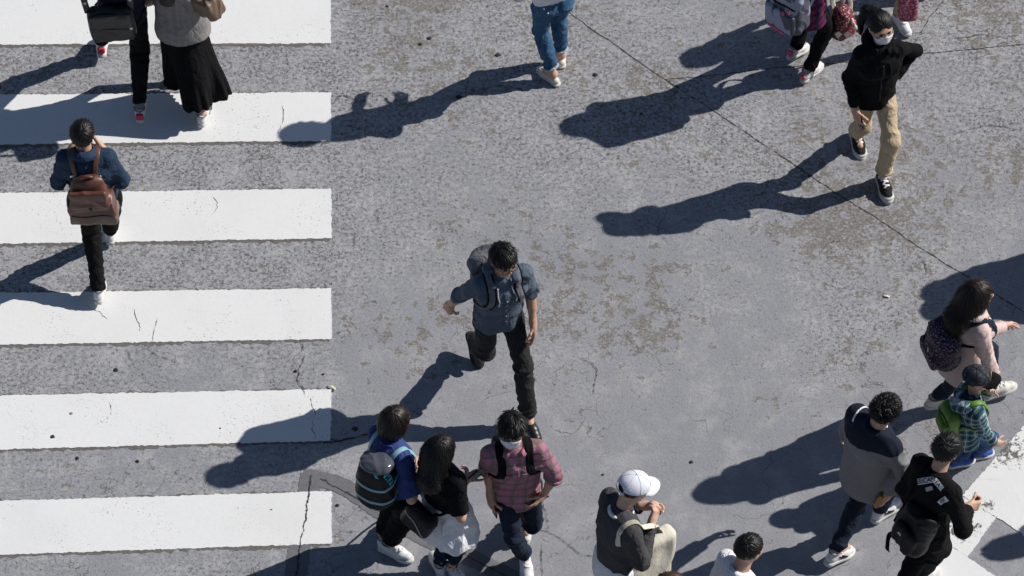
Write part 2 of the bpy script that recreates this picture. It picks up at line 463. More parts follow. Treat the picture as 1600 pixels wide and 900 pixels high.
def two_tone(name, c1, c2, z0, yk=0.0, xk=0.0, wob=.0):
    """yoke and body sewn from two cloths: c1 above the seam, c2 below"""
    t = NT(name); o = t.co(); x, y, z = t.sep(o)[:3]
    s = t.math('ADD', z, t.math('MULTIPLY', y, yk)); s = t.math('ADD', s, t.math('MULTIPLY', t.math('ABSOLUTE', x), xk))
    m = t.step(s, z0 - .003, z0 + .003); n = t.noise(o, 60, 3)
    t.color(t.mix(m, t.mix(n, sc(c2, .85), sc(c2, 1.15)), t.mix(n, sc(c1, .7), sc(c1, 1.3)))); t.set(Roughness=.9); t.b.inputs['Specular IOR Level'].default_value = .25
    t.bump(t.noise(o, 16, 3, .5, .6), .4, .01)
    return t.m
def speck(name, base, dots, scale=40, thr=.25):
    """printed cloth with scattered motifs"""
    t = NT(name); o = t.co(); col = t.mix(0.0, base, base)
    for i, c in enumerate(dots):
        v = t.vor(t.mapv(o, loc=(i * 3.1, i * 1.7, 0)), scale * (1 + .15 * i))
        col = t.mix(t.math('LESS_THAN', v, thr), col, c)
    t.color(col); t.set(Roughness=.75); t.bump(t.noise(o, 20, 3), .4, .01)
    return t.m
FLORAL = speck('floral_print', (.012, .011, .028), [(.28, .07, .13), (.10, .07, .22), (.35, .26, .22)], 46, .27)
PAISLEY = speck('paisley_print', (.30, .05, .08), [(.55, .30, .36), (.42, .16, .24), (.10, .02, .07)], 34, .33)
CAMO = speck('camo_print', (.010, .012, .020), [(.05, .055, .075), (.025, .03, .045)], 30, .36)
ETHNIC = speck('woven_red', (.16, .018, .03), [(.015, .008, .01), (.35, .05, .09), (.5, .44, .38)], 42, .3)
def tri_print(name):
    t = NT(name); o = t.co(); v = t.n('TexVoronoi'); v.inputs['Scale'].default_value = 15; t.l(t.mapv(o, (1.6, 1.6, .8), (0, .5, .3)), v.inputs['Vector'])
    s = t.sep(v.outputs['Color'])[0]
    t.color(t.mix(t.math('GREATER_THAN', s, .5), (.075, .08, .11), (.30, .33, .45))); t.set(Roughness=.7); t.bump(t.noise(o, 18, 3), .4, .01)
    return t.m
TRI = tri_print('triangle_print')

# ------------------------------------------------------------------ road surface and markings
def asphalt_mat(name, dark=False):
    t = NT(name); o = t.co(); x, y, z = t.sep(o)[:3]
    big = t.noise(o, .62, 2, .55); mid = t.noise(o, 4.2, 4, .66); fine = t.noise(o, 42, 3, .78); grit = t.noise(o, 92, 1, .6)
    cellv = t.sep(t.vor(o, 66, 'F1', 'Color'))[0]
    # a thin grey coating, smooth to the lower right, worn rough to the top and between the bars
    rough = t.math('ADD', t.math('MULTIPLY', t.step(y, -1.9, 1.7), .62), t.math('MULTIPLY', t.step(x, -.9, -1.35), .45))
    rough = t.math('ADD', rough, t.math('MULTIPLY', t.math('SUBTRACT', big, .5), 1.5)); rough = t.step(t.math('ADD', rough, t.math('MULTIPLY', t.math('SUBTRACT', mid, .5), .9)), .05, .75)
    coat = t.mix(big, (.225, .23, .258), (.30, .303, .325)); coat = t.mix(t.math('MULTIPLY', cellv, .22), coat, (.36, .365, .39))
    coat = t.mix(t.math('MULTIPLY', t.step(mid, .45, .72), .45), coat, (.45, .45, .46))
    old = t.mix(cellv, (.055, .05, .046), (.17, .158, .145))
    wh = t.math('MULTIPLY', t.math('MULTIPLY', t.step(fine, .54, .66), rough), .45); col = t.mix(wh, coat, (.52, .52, .53))
    chip = t.noise(o, 27, 5, .76); col = t.mix(t.math('MULTIPLY', t.math('MULTIPLY', t.step(chip, .515, .535), rough), .40), col, (.47, .47, .485)); col = t.mix(t.math('MULTIPLY', t.math('MULTIPLY', t.step(chip, .455, .44), rough), .36), col, (.16, .152, .148))
    pit = t.math('ADD', fine, t.math('MULTIPLY', t.math('SUBTRACT', mid, .5), .30)); thr = t.math('ADD', t.math('MULTIPLY', rough, .105), .335)
    m_pit = t.step(t.math('SUBTRACT', thr, pit), -.012, .02); col = t.mix(t.math('MULTIPLY', m_pit, .88), col, old)
    # flaked-off islands down to brown old asphalt
    fl = t.math('ADD', t.noise(o, 8.5, 8, .72), t.math('MULTIPLY', t.math('SUBTRACT', t.noise(t.mapv(o, loc=(7, 3, 0)), .9, 2), .5), .50))
    reg = t.math('MULTIPLY', t.step(y, -1.5, .1), t.step(x, -1.6, -.8))
    m_fl = t.math('MULTIPLY', t.step(t.math('ADD', fl, t.math('MULTIPLY', reg, .085)), .640, .655), t.math('MULTIPLY', t.step(fine, .68, .48), .82))
    col = t.mix(m_fl, col, t.mix(cellv, (.12, .108, .095), (.225, .205, .18)))
    nz = t.n('TexNoise'); nz.inputs['Scale'].default_value = 7.0; nz.inputs['Detail'].default_value = 3; t.l(o, nz.inputs['Vector'])
    sv = t.n('VectorMath'); sv.operation = 'SCALE'; sv.inputs['Scale'].default_value = .22; t.l(nz.outputs['Color'], sv.inputs[0]); av = t.n('VectorMath'); av.operation = 'ADD'; t.l(o, av.inputs[0]); t.l(sv.outputs[0], av.inputs[1])
    d = t.vor(av.outputs[0], 3.1, 'DISTANCE_TO_EDGE'); ck = t.math('MULTIPLY', t.math('MULTIPLY', t.step(d, .010, .002), t.step(t.noise(t.mapv(o, loc=(3.3, 0, 0)), 1.5, 2), .50, .60)), .7)
    col = t.mix(ck, col, (.065, .06, .055))
    d2 = t.vor(av.outputs[0], 8.5, 'DISTANCE_TO_EDGE'); ck2 = t.math('MULTIPLY', t.math('MULTIPLY', t.step(d2, .022, .004), t.step(mid, .46, .60)), t.math('MULTIPLY', reg, .42)); col = t.mix(ck2, col, (.13, .12, .11))
    col = t.mix(t.math('MULTIPLY', t.step(grit, .62, .78), .55), col, (.46, .46, .47)); col = t.mix(t.math('MULTIPLY', t.step(grit, .36, .24), .6), col, (.075, .07, .068))
    t.color(t.mix(1.0, col, (.98, .975, .965), 'MULTIPLY')); t.set(Roughness=.9); t.b.inputs['Specular IOR Level'].default_value = .22
    t.bump(t.noise(o, 44, 2, .8), .55, .006)
    return t.m
ASPH = asphalt_mat('worn_asphalt')
def paint_mat(name, worn=False):
    t = NT(name); o = t.co(); n1 = t.noise(o, 1.6, 4, .6); n2 = t.noise(o, 70, 3, .6); sp = t.vor(t.mapv(o, (1, 1, 1)), 9.0)
    col = t.mix(t.math('MULTIPLY', t.step(n1, .4, .75), .5), (.755, .755, .75), (.67, .67, .665))
    col = t.mix(t.math('MULTIPLY', t.step(n2, .52, .72), .25), col, (.56, .56, .56))
    chips = t.math('MULTIPLY', t.step(t.noise(o, 90, 2, .5), .665, .70), t.step(t.noise(o, 2.2, 3), .46, .6))
    col = t.mix(t.math('MULTIPLY', chips, .8), col, (.12, .115, .11))
    smear = t.step(t.noise(t.mapv(o, (1.5, 9, 1), (0, 0, .35)), 2.2, 4, .6), .62, .78)
    col = t.mix(t.math('MULTIPLY', smear, .30), col, (.42, .42, .41))
    hb = t.math('MULTIPLY', n2, .35)
    if worn:
        fl = t.noise(o, 22, 7, .75, 1.2); mask = 0.0
        for (u, v, r) in ((1568, 700, .26), (1500, 822, .22), (1543, 790, .08)):
            p = U(u, v); d = t.n('VectorMath'); d.operation = 'DISTANCE'; t.l(o, d.inputs[0]); d.inputs[1].default_value = (p[0], p[1], 0)
            mask = t.math('MAXIMUM', mask, t.math('SUBTRACT', 1.0, t.math('DIVIDE', d.outputs['Value'], r)))
        m = t.step(t.math('ADD', fl, t.math('MULTIPLY', mask, .25)), .635, .69)
        m = t.math('MULTIPLY', m, t.step(mask, .0, .25))
        col = t.mix(m, col, t.mix(t.noise(o, 120, 2), (.06, .057, .055), (.2, .19, .18))); hb = t.math('SUBTRACT', hb, m)
    t.color(col); t.set(Roughness=.75); t.b.inputs['Specular IOR Level'].default_value = .3
    t.bump(t.math('ADD', hb, t.math('MULTIPLY', t.noise(o, 25, 3), .6)), .35, .004)
    return t.m
PAINT = paint_mat('road_paint'); PAINT_W = paint_mat('worn_road_paint', True)
TAR = plain('sealant', (.155, .155, .165), .8, .3, 0, .3, 90, .5); CRACKM = plain('crack_dark', (.06, .056, .052), .95, .1, 0, .2)
GUM = plain('old_gum', (.028, .028, .03), .7, .3, 0, .2); GUM2 = plain('grey_gum', (.2, .19, .17), .7, .3, 0, .2)

road = mk('road', (np.array([(-600, -600, 0), (600, -600, 0), (600, 600, 0), (-600, 600, 0)], float), np.array([[0, 1, 2, 3]])), ASPH, smooth=False)
road['kind'] = 'structure'; road['label'] = 'worn grey asphalt of a wide road crossing'
def slab(name, corners, mat, z0=.0, z1=.005, jit=.005, step=.014, seed=1):
    """flat painted piece with a slightly ragged outline and a real edge"""
    r = np.random.RandomState(seed); C = [U(*c) for c in corners]; out = []
    cen = np.mean(C, 0)
    for i in range(len(C)):
        a, b = C[i], C[(i + 1) % len(C)]; n = max(2, int(np.linalg.norm(b - a) / step)); T = nrm(b - a); S = A(T[1], -T[0], 0)
        w = 0
        for k in range(n):
            w = .25 * w + r.randn() * jit * .5
            out.append(a + (b - a) * (k / n) + S * (w + .2 * jit * math.sin(k * .13 + i)) * (0 if k == 0 else 1))
    P = np.array(out); n = len(P); c2 = cen.copy()
    V = np.concatenate([P * [1, 1, 0] + [0, 0, z0], P * [1, 1, 0] + [0, 0, z1]])
    F = [tuple(range(n, 2 * n))] + [(i, (i + 1) % n, n + (i + 1) % n, n + i) for i in range(n)]
    area = np.sum(P[:, 0] * np.roll(P[:, 1], -1) - np.roll(P[:, 0], -1) * P[:, 1])
    if area < 0: F = [f[::-1] for f in F]
    return mk(name, (V, F), mat, parent=road, smooth=False)
bars = [(( -400, 0), (517, -5), (517, 68), (-400, 72.0)), ((-400, 151.0), (517, 144.6), (517, 220.6), (-400, 230.5)), ((-400, 307.4), (517.5, 295.3), (517.7, 373), (-400, 388)),
        ((-400, 464), (517.8, 451), (518, 530.2), (-400, 546)), ((-400, 626), (518, 608.7), (516, 689), (-400, 714)), ((-400, 795), (518, 768), (518, 849.8), (-400, 881)),
        ((-400, 961), (518, 930), (518, 1014), (-400, 1050))]
bars[0] = ((-400, -6), (517, -8), (517, 68), (-400, 72.0))
bars.insert(0, ((-400, -160), (517, -158), (517, -82), (-400, -80)))
OLD = plain('old_asphalt', (.15, .138, .128), .95, .2, 0, .5, 90, .8)
for i, b in enumerate(bars):
    slab('crosswalk_bar', b, PAINT, seed=20 + i)
    (x0, y0), (x1, y1), (x2, y2), (x3, y3) = b
    slab('dirt_edge', ((x0, y0 - 1.2), (x1 - 3, y1 - 1.2), (x2 - 3, y2 + 3.6), (x3, y3 + 4.2)), OLD, z1=.0016, jit=.015, step=.02, seed=120 + i)
slab('crosswalk_bar', ((1670, 586), (1503, 775), (1620, 849), (1790, 960), (1990, 770)), PAINT_W, seed=40)
slab('crosswalk_bar', ((1503.5, 776), (1556, 808.5), (1512, 870), (1462, 838)), PAINT_W, z1=.0045, seed=41)
slab('crosswalk_bar', ((1462, 839), (1512, 871), (1650, 967), (1560, 1070), (1372, 945)), PAINT_W, seed=42)
def strip(name, pix, width, mat, z=.002, th=.002, jit=.0, n=None, seed=3, wvar=.0, close=True):
    r = np.random.RandomState(seed); P = np.array([U(*p) for p in pix])
    L = np.sum(np.linalg.norm(np.diff(P, axis=0), axis=1)); n = n or max(6, int(L / .013))
    P = smooth_path(P, n)
    T = np.gradient(P, axis=0); T /= np.linalg.norm(T, axis=1, keepdims=True); S = np.stack([T[:, 1], -T[:, 0], 0 * T[:, 0]], 1)
    off = np.zeros(n); 
    for k in range(1, n): off[k] = .9 * off[k - 1] + r.randn() * jit
    P = P + S * off[:, None]
    w = width * np.clip(1 + wvar * r.randn(n), .25, 2.2) * (np.minimum(1, np.minimum(np.arange(n), np.arange(n)[::-1]) / 3 + .2) if close else 1)
    return mk(name, merge((np.concatenate([P - S * w[:, None] / 2 + [0, 0, z], P + S * w[:, None] / 2 + [0, 0, z]]), [(i, n + i, n + i + 1, i + 1) for i in range(n - 1)])), mat, parent=road, smooth=False)
# sealed joint in the lower left, running under the last bar
strip('sealant_strip', [(487, 740), (478, 800), (468, 860), (452, 960)], .15, TAR, .0022, seed=5, jit=.001, wvar=.04, close=False)
strip('sealant_strip', [(472, 744), (530, 757), (590, 795), (660, 838), (760, 884), (850, 930)], .135, TAR, .003, seed=6, jit=.001, wvar=.04, close=False)
strip('crack', [(487, 742), (478, 800), (468, 860), (452, 960)], .009, CRACKM, .0068, seed=7, jit=.0025, wvar=.5)
strip('crack', [(500, 748), (560, 780), (640, 826), (760, 884), (850, 930)], .009, CRACKM, .0050, seed=8, jit=.002, wvar=.5)
# joints between road slabs
strip('joint', [(872, 4), (920, 42), (1010, 105), (1100, 163), (1200, 230), (1300, 298), (1366, 338), (1440, 388), (1520, 438), (1640, 512), (1800, 610)], .0062, CRACKM, .0020, seed=9, jit=.0014, wvar=.55)
strip('joint', [(1040, 124), (1110, 118), (1180, 110), (1290, 100), (1440, 84), (1620, 68), (1800, 50)], .006, CRACKM, .0024, seed=10, jit=.002, wvar=.6)
strip('joint', [(620, 668), (520, 690), (505, 693)], .012, CRACKM, .0024, seed=11, jit=.003, wvar=.5)
cr = [[(468, 530), (474, 560), (466, 590), (476, 618)], [(484, 620), (491, 645), (487, 668), (493, 688)], [(1475, 0), (1430, 60), (1410, 120)], [(208, 482), (213, 505), (218, 520)], [(130, 476), (150, 489), (168, 501)], [(97, 481), (114, 489)],
      [(334, 308), (339, 320), (335, 335)], [(246, 498), (243, 512), (233, 535)], [(440, 165), (443, 190), (436, 210)], [(215, 540), (250, 555), (275, 570)], [(200, 545), (206, 575)], [(170, 628), (174, 650)],
      [(820, 745), (850, 790), (860, 830)], [(830, 820), (870, 838), (905, 865), (940, 872)], [(846, 848), (850, 900)], [(540, 694), (520, 688), (505, 700)], [(800, 870), (840, 905)], [(1010, 845), (1000, 858), (975, 868)], 
      [(1430, 395), (1444, 408), (1450, 430)], [(1040, 330), (1030, 355), (1042, 380)],
      [(560, 160), (530, 150), (518, 165)], [(905, 560), (930, 580), (925, 620)], [(1490, 210), (1540, 195), (1600, 205)], [(1490, 60), (1540, 55), (1580, 62)]]
for i, c in enumerate(cr): strip('crack', c, .0034, CRACKM, .0064, seed=60 + i, jit=.0042, wvar=.6)
def gum(u, v, r, mat, z=.0065):
    q = np.random.RandomState(int(u)); n = 14; c = U(u, v); a = np.arange(n) * 2 * math.pi / n; rr = r * (1 + .22 * q.randn(n) * .6)
    ring = np.stack([c[0] + rr * np.cos(a), c[1] + rr * np.sin(a), np.full(n, .0005)], 1); top = ring * 1; top[:, :2] = c[:2] + (ring[:, :2] - c[:2]) * .8; top[:, 2] = z
    mk('gum_spot', (np.concatenate([ring, top]), [tuple(range(n, 2 * n))] + [(i, (i + 1) % n, n + (i + 1) % n, n + i) for i in range(n)]), mat, parent=road)
for u, v, r, m in ((82, 683, .018, GUM), (111, 647, .015, GUM2), (181, 578, .018, GUM), (215, 721, .014, GUM), (657, 69, .015, GUM), (671, 60, .017, GUM), (778, 86, .021, GUM), (555, 670, .02, GUM), (930, 117, .018, GUM), (527, 790, .014, GUM), (717, 152, .022, GUM),
                   (121, 716, .012, GUM), (344, 670, .008, GUM), (424, 797, .009, GUM2), (1080, 722, .013, GUM), (942, 742, .009, GUM), (1002, 178, .012, GUM), (605, 10, .01, GUM), (505, 585, .009, GUM), (462, 580, .013, GUM)): gum(u, v, r, m)
def scrap(u, v, pts, col, label):
    c = U(u, v); P = np.array([c + A(a, b, .006 + h) for a, b, h in pts]); Nn = np.tile(A(0, 0, 1), (10, 1))
    o = mk('paper_scrap', ribbon(smooth_path(P, 10), Nn, .013, .002), plain('scrap_' + str(u), col, .7)); P0 = np.mean(P, 0); 
    return tag(o, label, 'litter')
scrap(518, 606, ((-.03, .01, 0), (0, 0, .012), (.02, -.012, .004), (.025, -.03, .01)), (.72, .68, .42), 'small pale yellow scrap at the corner of a crosswalk bar')
scrap(1385, 464, ((-.02, .008, 0), (0, 0, .006), (.022, -.006, .003)), (.75, .72, .66), 'small white paper scrap on bare asphalt left of the pink coat')

# ------------------------------------------------------------------ people
UP = A(0, 0, 1)
def hd(deg):
    a = math.radians(deg); return A(math.cos(a), math.sin(a), 0), A(math.sin(a), -math.cos(a), 0)
def two_bone(a, c, l1, l2, pole, pix=None):
    """middle joint of a limb; pole: side it bends to; pix: photograph pixel it should fall on"""
    d = np.linalg.norm(c - a); s = d / (l1 + l2)
    if s > .995: l1, l2 = l1 * s / .995, l2 * s / .995
    if d < abs(l1 - l2) * 1.02: d = abs(l1 - l2) * 1.02
    ax = nrm(c - a); x = (l1 * l1 - l2 * l2 + d * d) / (2 * d); r = math.sqrt(max(l1 * l1 - x * x, 1e-8))
    m = a + ax * x; p = nrm(pole - ax * (pole @ ax)); q = np.cross(ax, p)
    if pix is None: return m + p * r
    best = None
    for k in range(96):
        t = k * 2 * math.pi / 96 - math.pi; c3 = m + (p * math.cos(t) + q * math.sin(t)) * r
        u, v = PX(c3); e = math.hypot(u - pix[0], v - pix[1]) + (4.0 * abs(t) if abs(t) > 1.9 else 0) * 3
        if best is None or e < best[0]: best = (e, c3)
    return best[1]
RES = [1.0]
class Folds:
    def __init__(s, amp=.004, freq=9.0): s.a, s.f, s.it = amp, freq, []
    def at(s, J, axis, rad, freq, amp): s.it.append((np.asarray(J), nrm(axis), rad, freq, amp)); return s
    def __call__(s, V):
        def ridge(n): return np.clip(1 - 2.6 * np.abs(n), -.6, 1)
        d = s.a * 1.0 * noise(V, (s.f, s.f, s.f * .5)) + s.a * 1.5 * ridge(noise(V + .3 * noise(V, 3)[:, None], (s.f * .9, s.f * .9, s.f * .38)))
        for J, ax, rad, fr, amp in s.it:
            q = V - J; g = np.exp(-(q * q).sum(1) / rad ** 2)
            b = nrm(np.cross(ax, A(.31, .5, .81))); c = np.cross(ax, b)
            Q = np.stack([(q @ ax) * fr / 4.2, (q @ b) * fr / 15 + J[0], (q @ c) * fr / 15], 1) + .5 * noise(V, 9)[:, None]
            d = d + 1.5 * amp * g * (ridge(noise(Q)) * 1.25 - .3)
        return np.clip(d, -.010, .020)

DISP = {}
def onto(prims, P, off=.004, it=8):
    """lay points on the creased cloth"""
    P = project(prims, P, 0.0, it); d = DISP.get(id(prims)); g = grad(prims, P)
    return P + g * (off + (d(P) if d is not None else 0 * P[:, 0]))[:, None]
class Person:
    def __init__(s, H, yaw, P, N, Hd, RA, LA, RH, LH, RE=None, LE=None, RK=None, LK=None, syaw=None, hyaw=None, hpitch=0, hroll=0,
                 rtoe=0, ltoe=0, rlift=0, llift=0, fem=False, wide=1.0, rpole=None, lpole=None, rcurl=.5, lcurl=.5, rdir=None, ldir=None, rpalm=None, lpalm=None):
        s.H, s.fem = H, fem; k = s.k = H / 1.72; s.w = wide * (.93 if fem else 1.0)
        s.yaw = math.radians(yaw); s.f, s.r = hd(yaw); s.sf, s.sr = hd(yaw if syaw is None else syaw)
        s.P, s.N, s.Hd = U(*P), U(*N), U(*Hd)
        s.base = A(s.P[0], s.P[1], 0.0); s.frame = Frame(s.base, s.yaw)
        s.tu = nrm(s.N - s.P)
        s.sr = nrm(s.sr - s.tu * (s.sr @ s.tu) * .8)
        s.sf = nrm(np.cross(s.tu, s.sr)) * 1.0
        sw = .151 * k * s.w
        s.S = {1: s.N - s.tu * .05 * k + s.sr * sw, -1: s.N - s.tu * .05 * k - s.sr * sw}
        s.HJ = {1: s.P + s.r * .088 * k * s.w - UP * .01, -1: s.P - s.r * .088 * k * s.w - UP * .01}
        s.An = {1: U(*RA), -1: U(*LA)}; s.Wr = {1: U(*RH), -1: U(*LH)}
        s.K = {}; s.E = {}
        for sd, kp, ep, po in ((1, RK, RE, rpole), (-1, LK, LE, lpole)):
            s.K[sd] = two_bone(s.HJ[sd], s.An[sd], .247 * H, .246 * H, s.f + s.r * sd * .12, kp)
            p = (s.sr * sd * .7 - s.sf * .7 - UP * .4) if po is None else (s.sr * po[0] + s.sf * po[1] + UP * po[2])
            s.E[sd] = two_bone(s.S[sd], s.Wr[sd], .172 * H, .152 * H, p, ep)
        s.curl = {1: rcurl, -1: lcurl}; s.hdir = {1: rdir, -1: ldir}; s.palm = {1: rpalm, -1: lpalm}
        s.lift = {1: math.radians(rlift), -1: math.radians(llift)}
        s.toe = {1: yaw - rtoe, -1: yaw + ltoe}
        hf, hr = hd(yaw if hyaw is None else hyaw); hu = UP
        hf, hu = rotv(hf, hr, math.radians(hpitch)), rotv(hu, hr, math.radians(hpitch))
        hr, hu = rotv(hr, hf, math.radians(hroll)), rotv(hu, hf, math.radians(hroll))
        s.hf, s.hr, s.hu = hf, hr, hu; s.HR = np.stack([hr, hf, hu]); s.hk = (.5 * k + .5) * .975
        s.root = None
    def h(s, x, y, z): return s.Hd + (s.hr * x + s.hf * y + s.hu * z) * s.hk
    def t(s, x, y, z):
        """torso point: x right, y forward, z along the spine (0 pelvis, 1 neck)"""
        return lerp(s.P, s.N, z) + lerp(s.r, s.sr, z) * x + lerp(s.f, s.sf, z) * y
    def head_prims(s):
        k = s.hk; h = s.h; R = s.HR; L = []
        L.append(ell(h(0, -.014, .022), A(.076, .094, .086) * k, R, .02))
        L.append(ell(h(0, .018, -.018), A(.066, .072, .088) * k, R, .03))
        L.append(cone(h(0, .018, -.045), h(0, .052, -.092), .050 * k, .027 * k, .03, s.hr, 1.05))
        for d in (-1, 1):
            L.append(ell(h(.036 * d, .050, -.030), A(.026, .030, .028) * k, R, .025))
            L.append(ell(h(.078 * d, -.008, -.012), A(.010, .021, .032) * k, R, .008))
            L.append(ell(h(.031 * d, .098, .004), A(.020, .014, .011) * k, R, .012, 's'))
        L.append(cone(h(-.035, .080, .024), h(.035, .080, .024), .010 * k, .010 * k, .014))
        L.append(cone(h(0, .084, .008), h(0, .104, -.028), .007 * k, .011 * k, .012)); L.append(ell(h(0, .093, -.032), A(.017, .012, .008) * k, R, .008))
        L.append(ell(h(0, .083, -.056), A(.021, .009, .008) * k, R, .008)); L.append(ell(h(0, .076, -.088), A(.017, .014, .013) * k, R, .014))
        nb = s.N - s.tu * .03
        L.append(cone(nb, h(0, -.022, -.05), .056 * s.k * s.w, .052 * s.k * s.w, .03))
        return L
    def hand_prims(s, sd):
        k = s.k; W, E = s.Wr[sd], s.E[sd]; f = nrm(W - E)
        if s.hdir[sd] is not None: d = s.hdir[sd]; f = nrm(s.sr * d[0] + s.sf * d[1] + UP * d[2])
        if s.palm[sd] is not None: d = s.palm[sd]; n = s.sr * d[0] + s.sf * d[1] + UP * d[2]
        else: n = -s.sr * sd - s.sf * .35
        n = nrm(n - f * (n @ f)); l = np.cross(n, f)
        if l @ (s.sf + UP * .2) < 0: l = -l
        s.hfr = getattr(s, 'hfr', {}); s.hfr[sd] = (W, f, n, l)
        c = s.curl[sd]; L = [rbox(W + f * .048 * k, A(.040, .050, .015) * k, np.stack([l, f, n]), .013 * k, .012)]
        L.append(cone(W - f * .02, W + f * .03, .024 * k, .024 * k, .02, l, 1.25))
        for i, (o, ln) in enumerate(((.031, .070), (.0105, .078), (-.0105, .072), (-.031, .056))):
            b = W + (f * (.092 - abs(o + .004) * .15) + l * o) * k; g = nrm(f + l * o * 4.0); a = c * (.75 + .12 * i)
            for seg, q in ((.46, .55), (.30, 1.35), (.26, 1.9)):
                dr = nrm(g * math.cos(a * q) + n * math.sin(a * q)); e = b + dr * ln * seg * k
                L.append(cone(b, e, .0088 * k, .0080 * k, .004)); b = e
        b = W + (f * .022 + l * .030 + n * .006) * k
        for dr, ln in ((f * .62 + l * .62 + n * .35, .045), (f * .8 + l * (.32 - .25 * c) + n * (.35 + .3 * c), .034), (f * .9 + l * (.1 - .25 * c) + n * (.3 + .45 * c), .027)):
            e = b + nrm(dr) * ln * k; L.append(cone(b, e, .0105 * k, .0095 * k, .008)); b = e
        return L
    def build_body(s, mat, label, group=None):
        k, w = s.k, s.w; L = []
        W_, C = s.t(0, 0, .36), s.t(0, 0, .72)
        L += [cone(s.P - UP * .03, W_, .088 * k, .072 * k, .03, s.r, 1.36 * w), cone(W_, C, .072 * k, .085 * k, .03, s.sr, 1.36 * w), cone(C, s.t(0, -.01, .88), .085 * k, .052 * k, .03, s.sr, 1.45 * w)]
        for d in (1, -1):
            L += [cone(s.N - s.tu * .01, s.S[d], .036 * k, .036 * k, .03), cone(s.S[d], s.E[d], .038 * k, .034 * k, .02), cone(s.E[d], s.Wr[d], .034 * k, .024 * k, .015)]
            L.append(cone(lerp(s.E[d], s.Wr[d], .12), lerp(s.E[d], s.Wr[d], .5), .038 * k, .031 * k, .02))
            L += s.hand_prims(d)
            L += [cone(s.HJ[d], s.K[d], .062 * k, .041 * k, .03), cone(s.K[d], s.An[d], .040 * k, .030 * k, .02), cone(lerp(s.K[d], s.An[d], .15) - s.f * .010, lerp(s.K[d], s.An[d], .5) - s.f * .010, .038 * k, .035 * k, .03)]
            tf, _ = hd(s.toe[d]); L.append(cone(s.An[d], s.An[d] + tf * .11 * k - UP * .045 * k, .034 * k, .024 * k, .02))
        hp = s.head_prims(); L += hp; s.skinp = L; s.headp = hp
        s.root = mk('person', solid(L, .008 * RES[0], sm=1), mat, s.frame)
        tag(s.root, label, 'person', group)
        return s.root
    def part(s, name, geo, mat, parent=None, smooth=True): return mk(name, geo, mat, s.frame, parent or s.root, smooth)
    # ---- clothing
    def top_prims(s, e=.018, hem=.10, sleeve=1.0, flare=.012, boxy=.5, se=.014, shoulder=0.0, cuff=0.0):
        k, w = s.k, s.w; W_, C = s.t(0, 0, .36), s.t(0, 0, .72); L = []
        e = e * .8; hip_w, hip_d = .146 * k * w, .100 * k; ww = lerp(.120, .143, boxy) * k * w; wd = lerp(.084, .098, boxy) * k
        if s.fem: L += [ell(s.t(.07 * k * d, .075 * k, .66), A(.062, .055, .065) * k, None, .04) for d in (1, -1)]
        hp = s.P - UP * hem * k + (s.f * .0)
        L.append(cone(W_, hp, wd + e, hip_d + e + flare, .03, s.r, (ww + e) / (wd + e), True, ksb=(hip_w + e + flare) / (hip_d + e + flare)))
        L.append(cone(W_, C, wd + e, .106 * k + e, .04, s.sr, (ww + e) / (wd + e), ksb=(.158 * k * w + e) / (.106 * k + e)))
        L.append(cone(C, s.t(0, -.008, .9), .106 * k + e, .070 * k + e, .04, s.sr, (.158 * k * w + e) / (.106 * k + e), ksb=(.135 * k * w + e) / (.070 * k + e)))
        L.append(ell(s.t(0, -.045 * k, .74), A(.13 * w, .065, .13) * k + e * .6, np.stack([s.sr, s.sf, s.tu]), .04))
        for d in (1, -1):
            S, E, Wr = s.S[d], s.E[d], s.Wr[d]; r0, r1, r2 = .048 * k + se * .7, .039 * k + se * .75, .028 * k + se * .7
            L.append(cone(s.N - s.tu * .012, S + s.tu * .012, .040 * k + e * .6, .046 * k + e * .6 + shoulder, .03))
            if sleeve <= .5: L.append(cone(S, lerp(S, E, sleeve * 2), r0, lerp(r0, r1, .6) + .008, .03, None, 1, True))
            else:
                L.append(cone(S, E, r0, r1, .03))
                q = (sleeve - .5) * 2; L.append(cone(E, lerp(E, Wr, q), r1, lerp(r1, r2, q) + cuff, .02, None, 1, True))
        return L
    def top_folds(s, amp=.0045, fa=.006):
        F = Folds(amp, 8.0); k = s.k
        for d in (1, -1):
            F.at(s.E[d], nrm(s.Wr[d] - s.S[d]), .10 * k, 120, fa); F.at(lerp(s.E[d], s.Wr[d], .75), s.Wr[d] - s.E[d], .08 * k, 170, fa * .7)
            F.at(s.t(.11 * d * k, .05, .78), s.sr * d * .6 + s.tu, .09 * k, 95, fa * .7); F.at(s.t(.11 * d * k, -.06, .74), s.sr * d * .8 + s.tu, .10 * k, 85, fa * .7)
            F.at(s.t(.10 * d * k, 0, .22), s.tu + s.sr * .4 * d, .14 * k, 60, fa)
        F.at(s.P - UP * .05, s.r + s.f * .3, .22 * k, 48, fa * .8)
        return F
    def top(s, mat, name='shirt', folds=None, h=.0095, **kw):
        h = h * RES[0]; s.topp = s.top_prims(**kw); s.topd = folds or s.top_folds(); DISP[id(s.topp)] = s.topd; s.shirt = s.part(name, solid(s.topp, h, s.topd), mat); return s.shirt
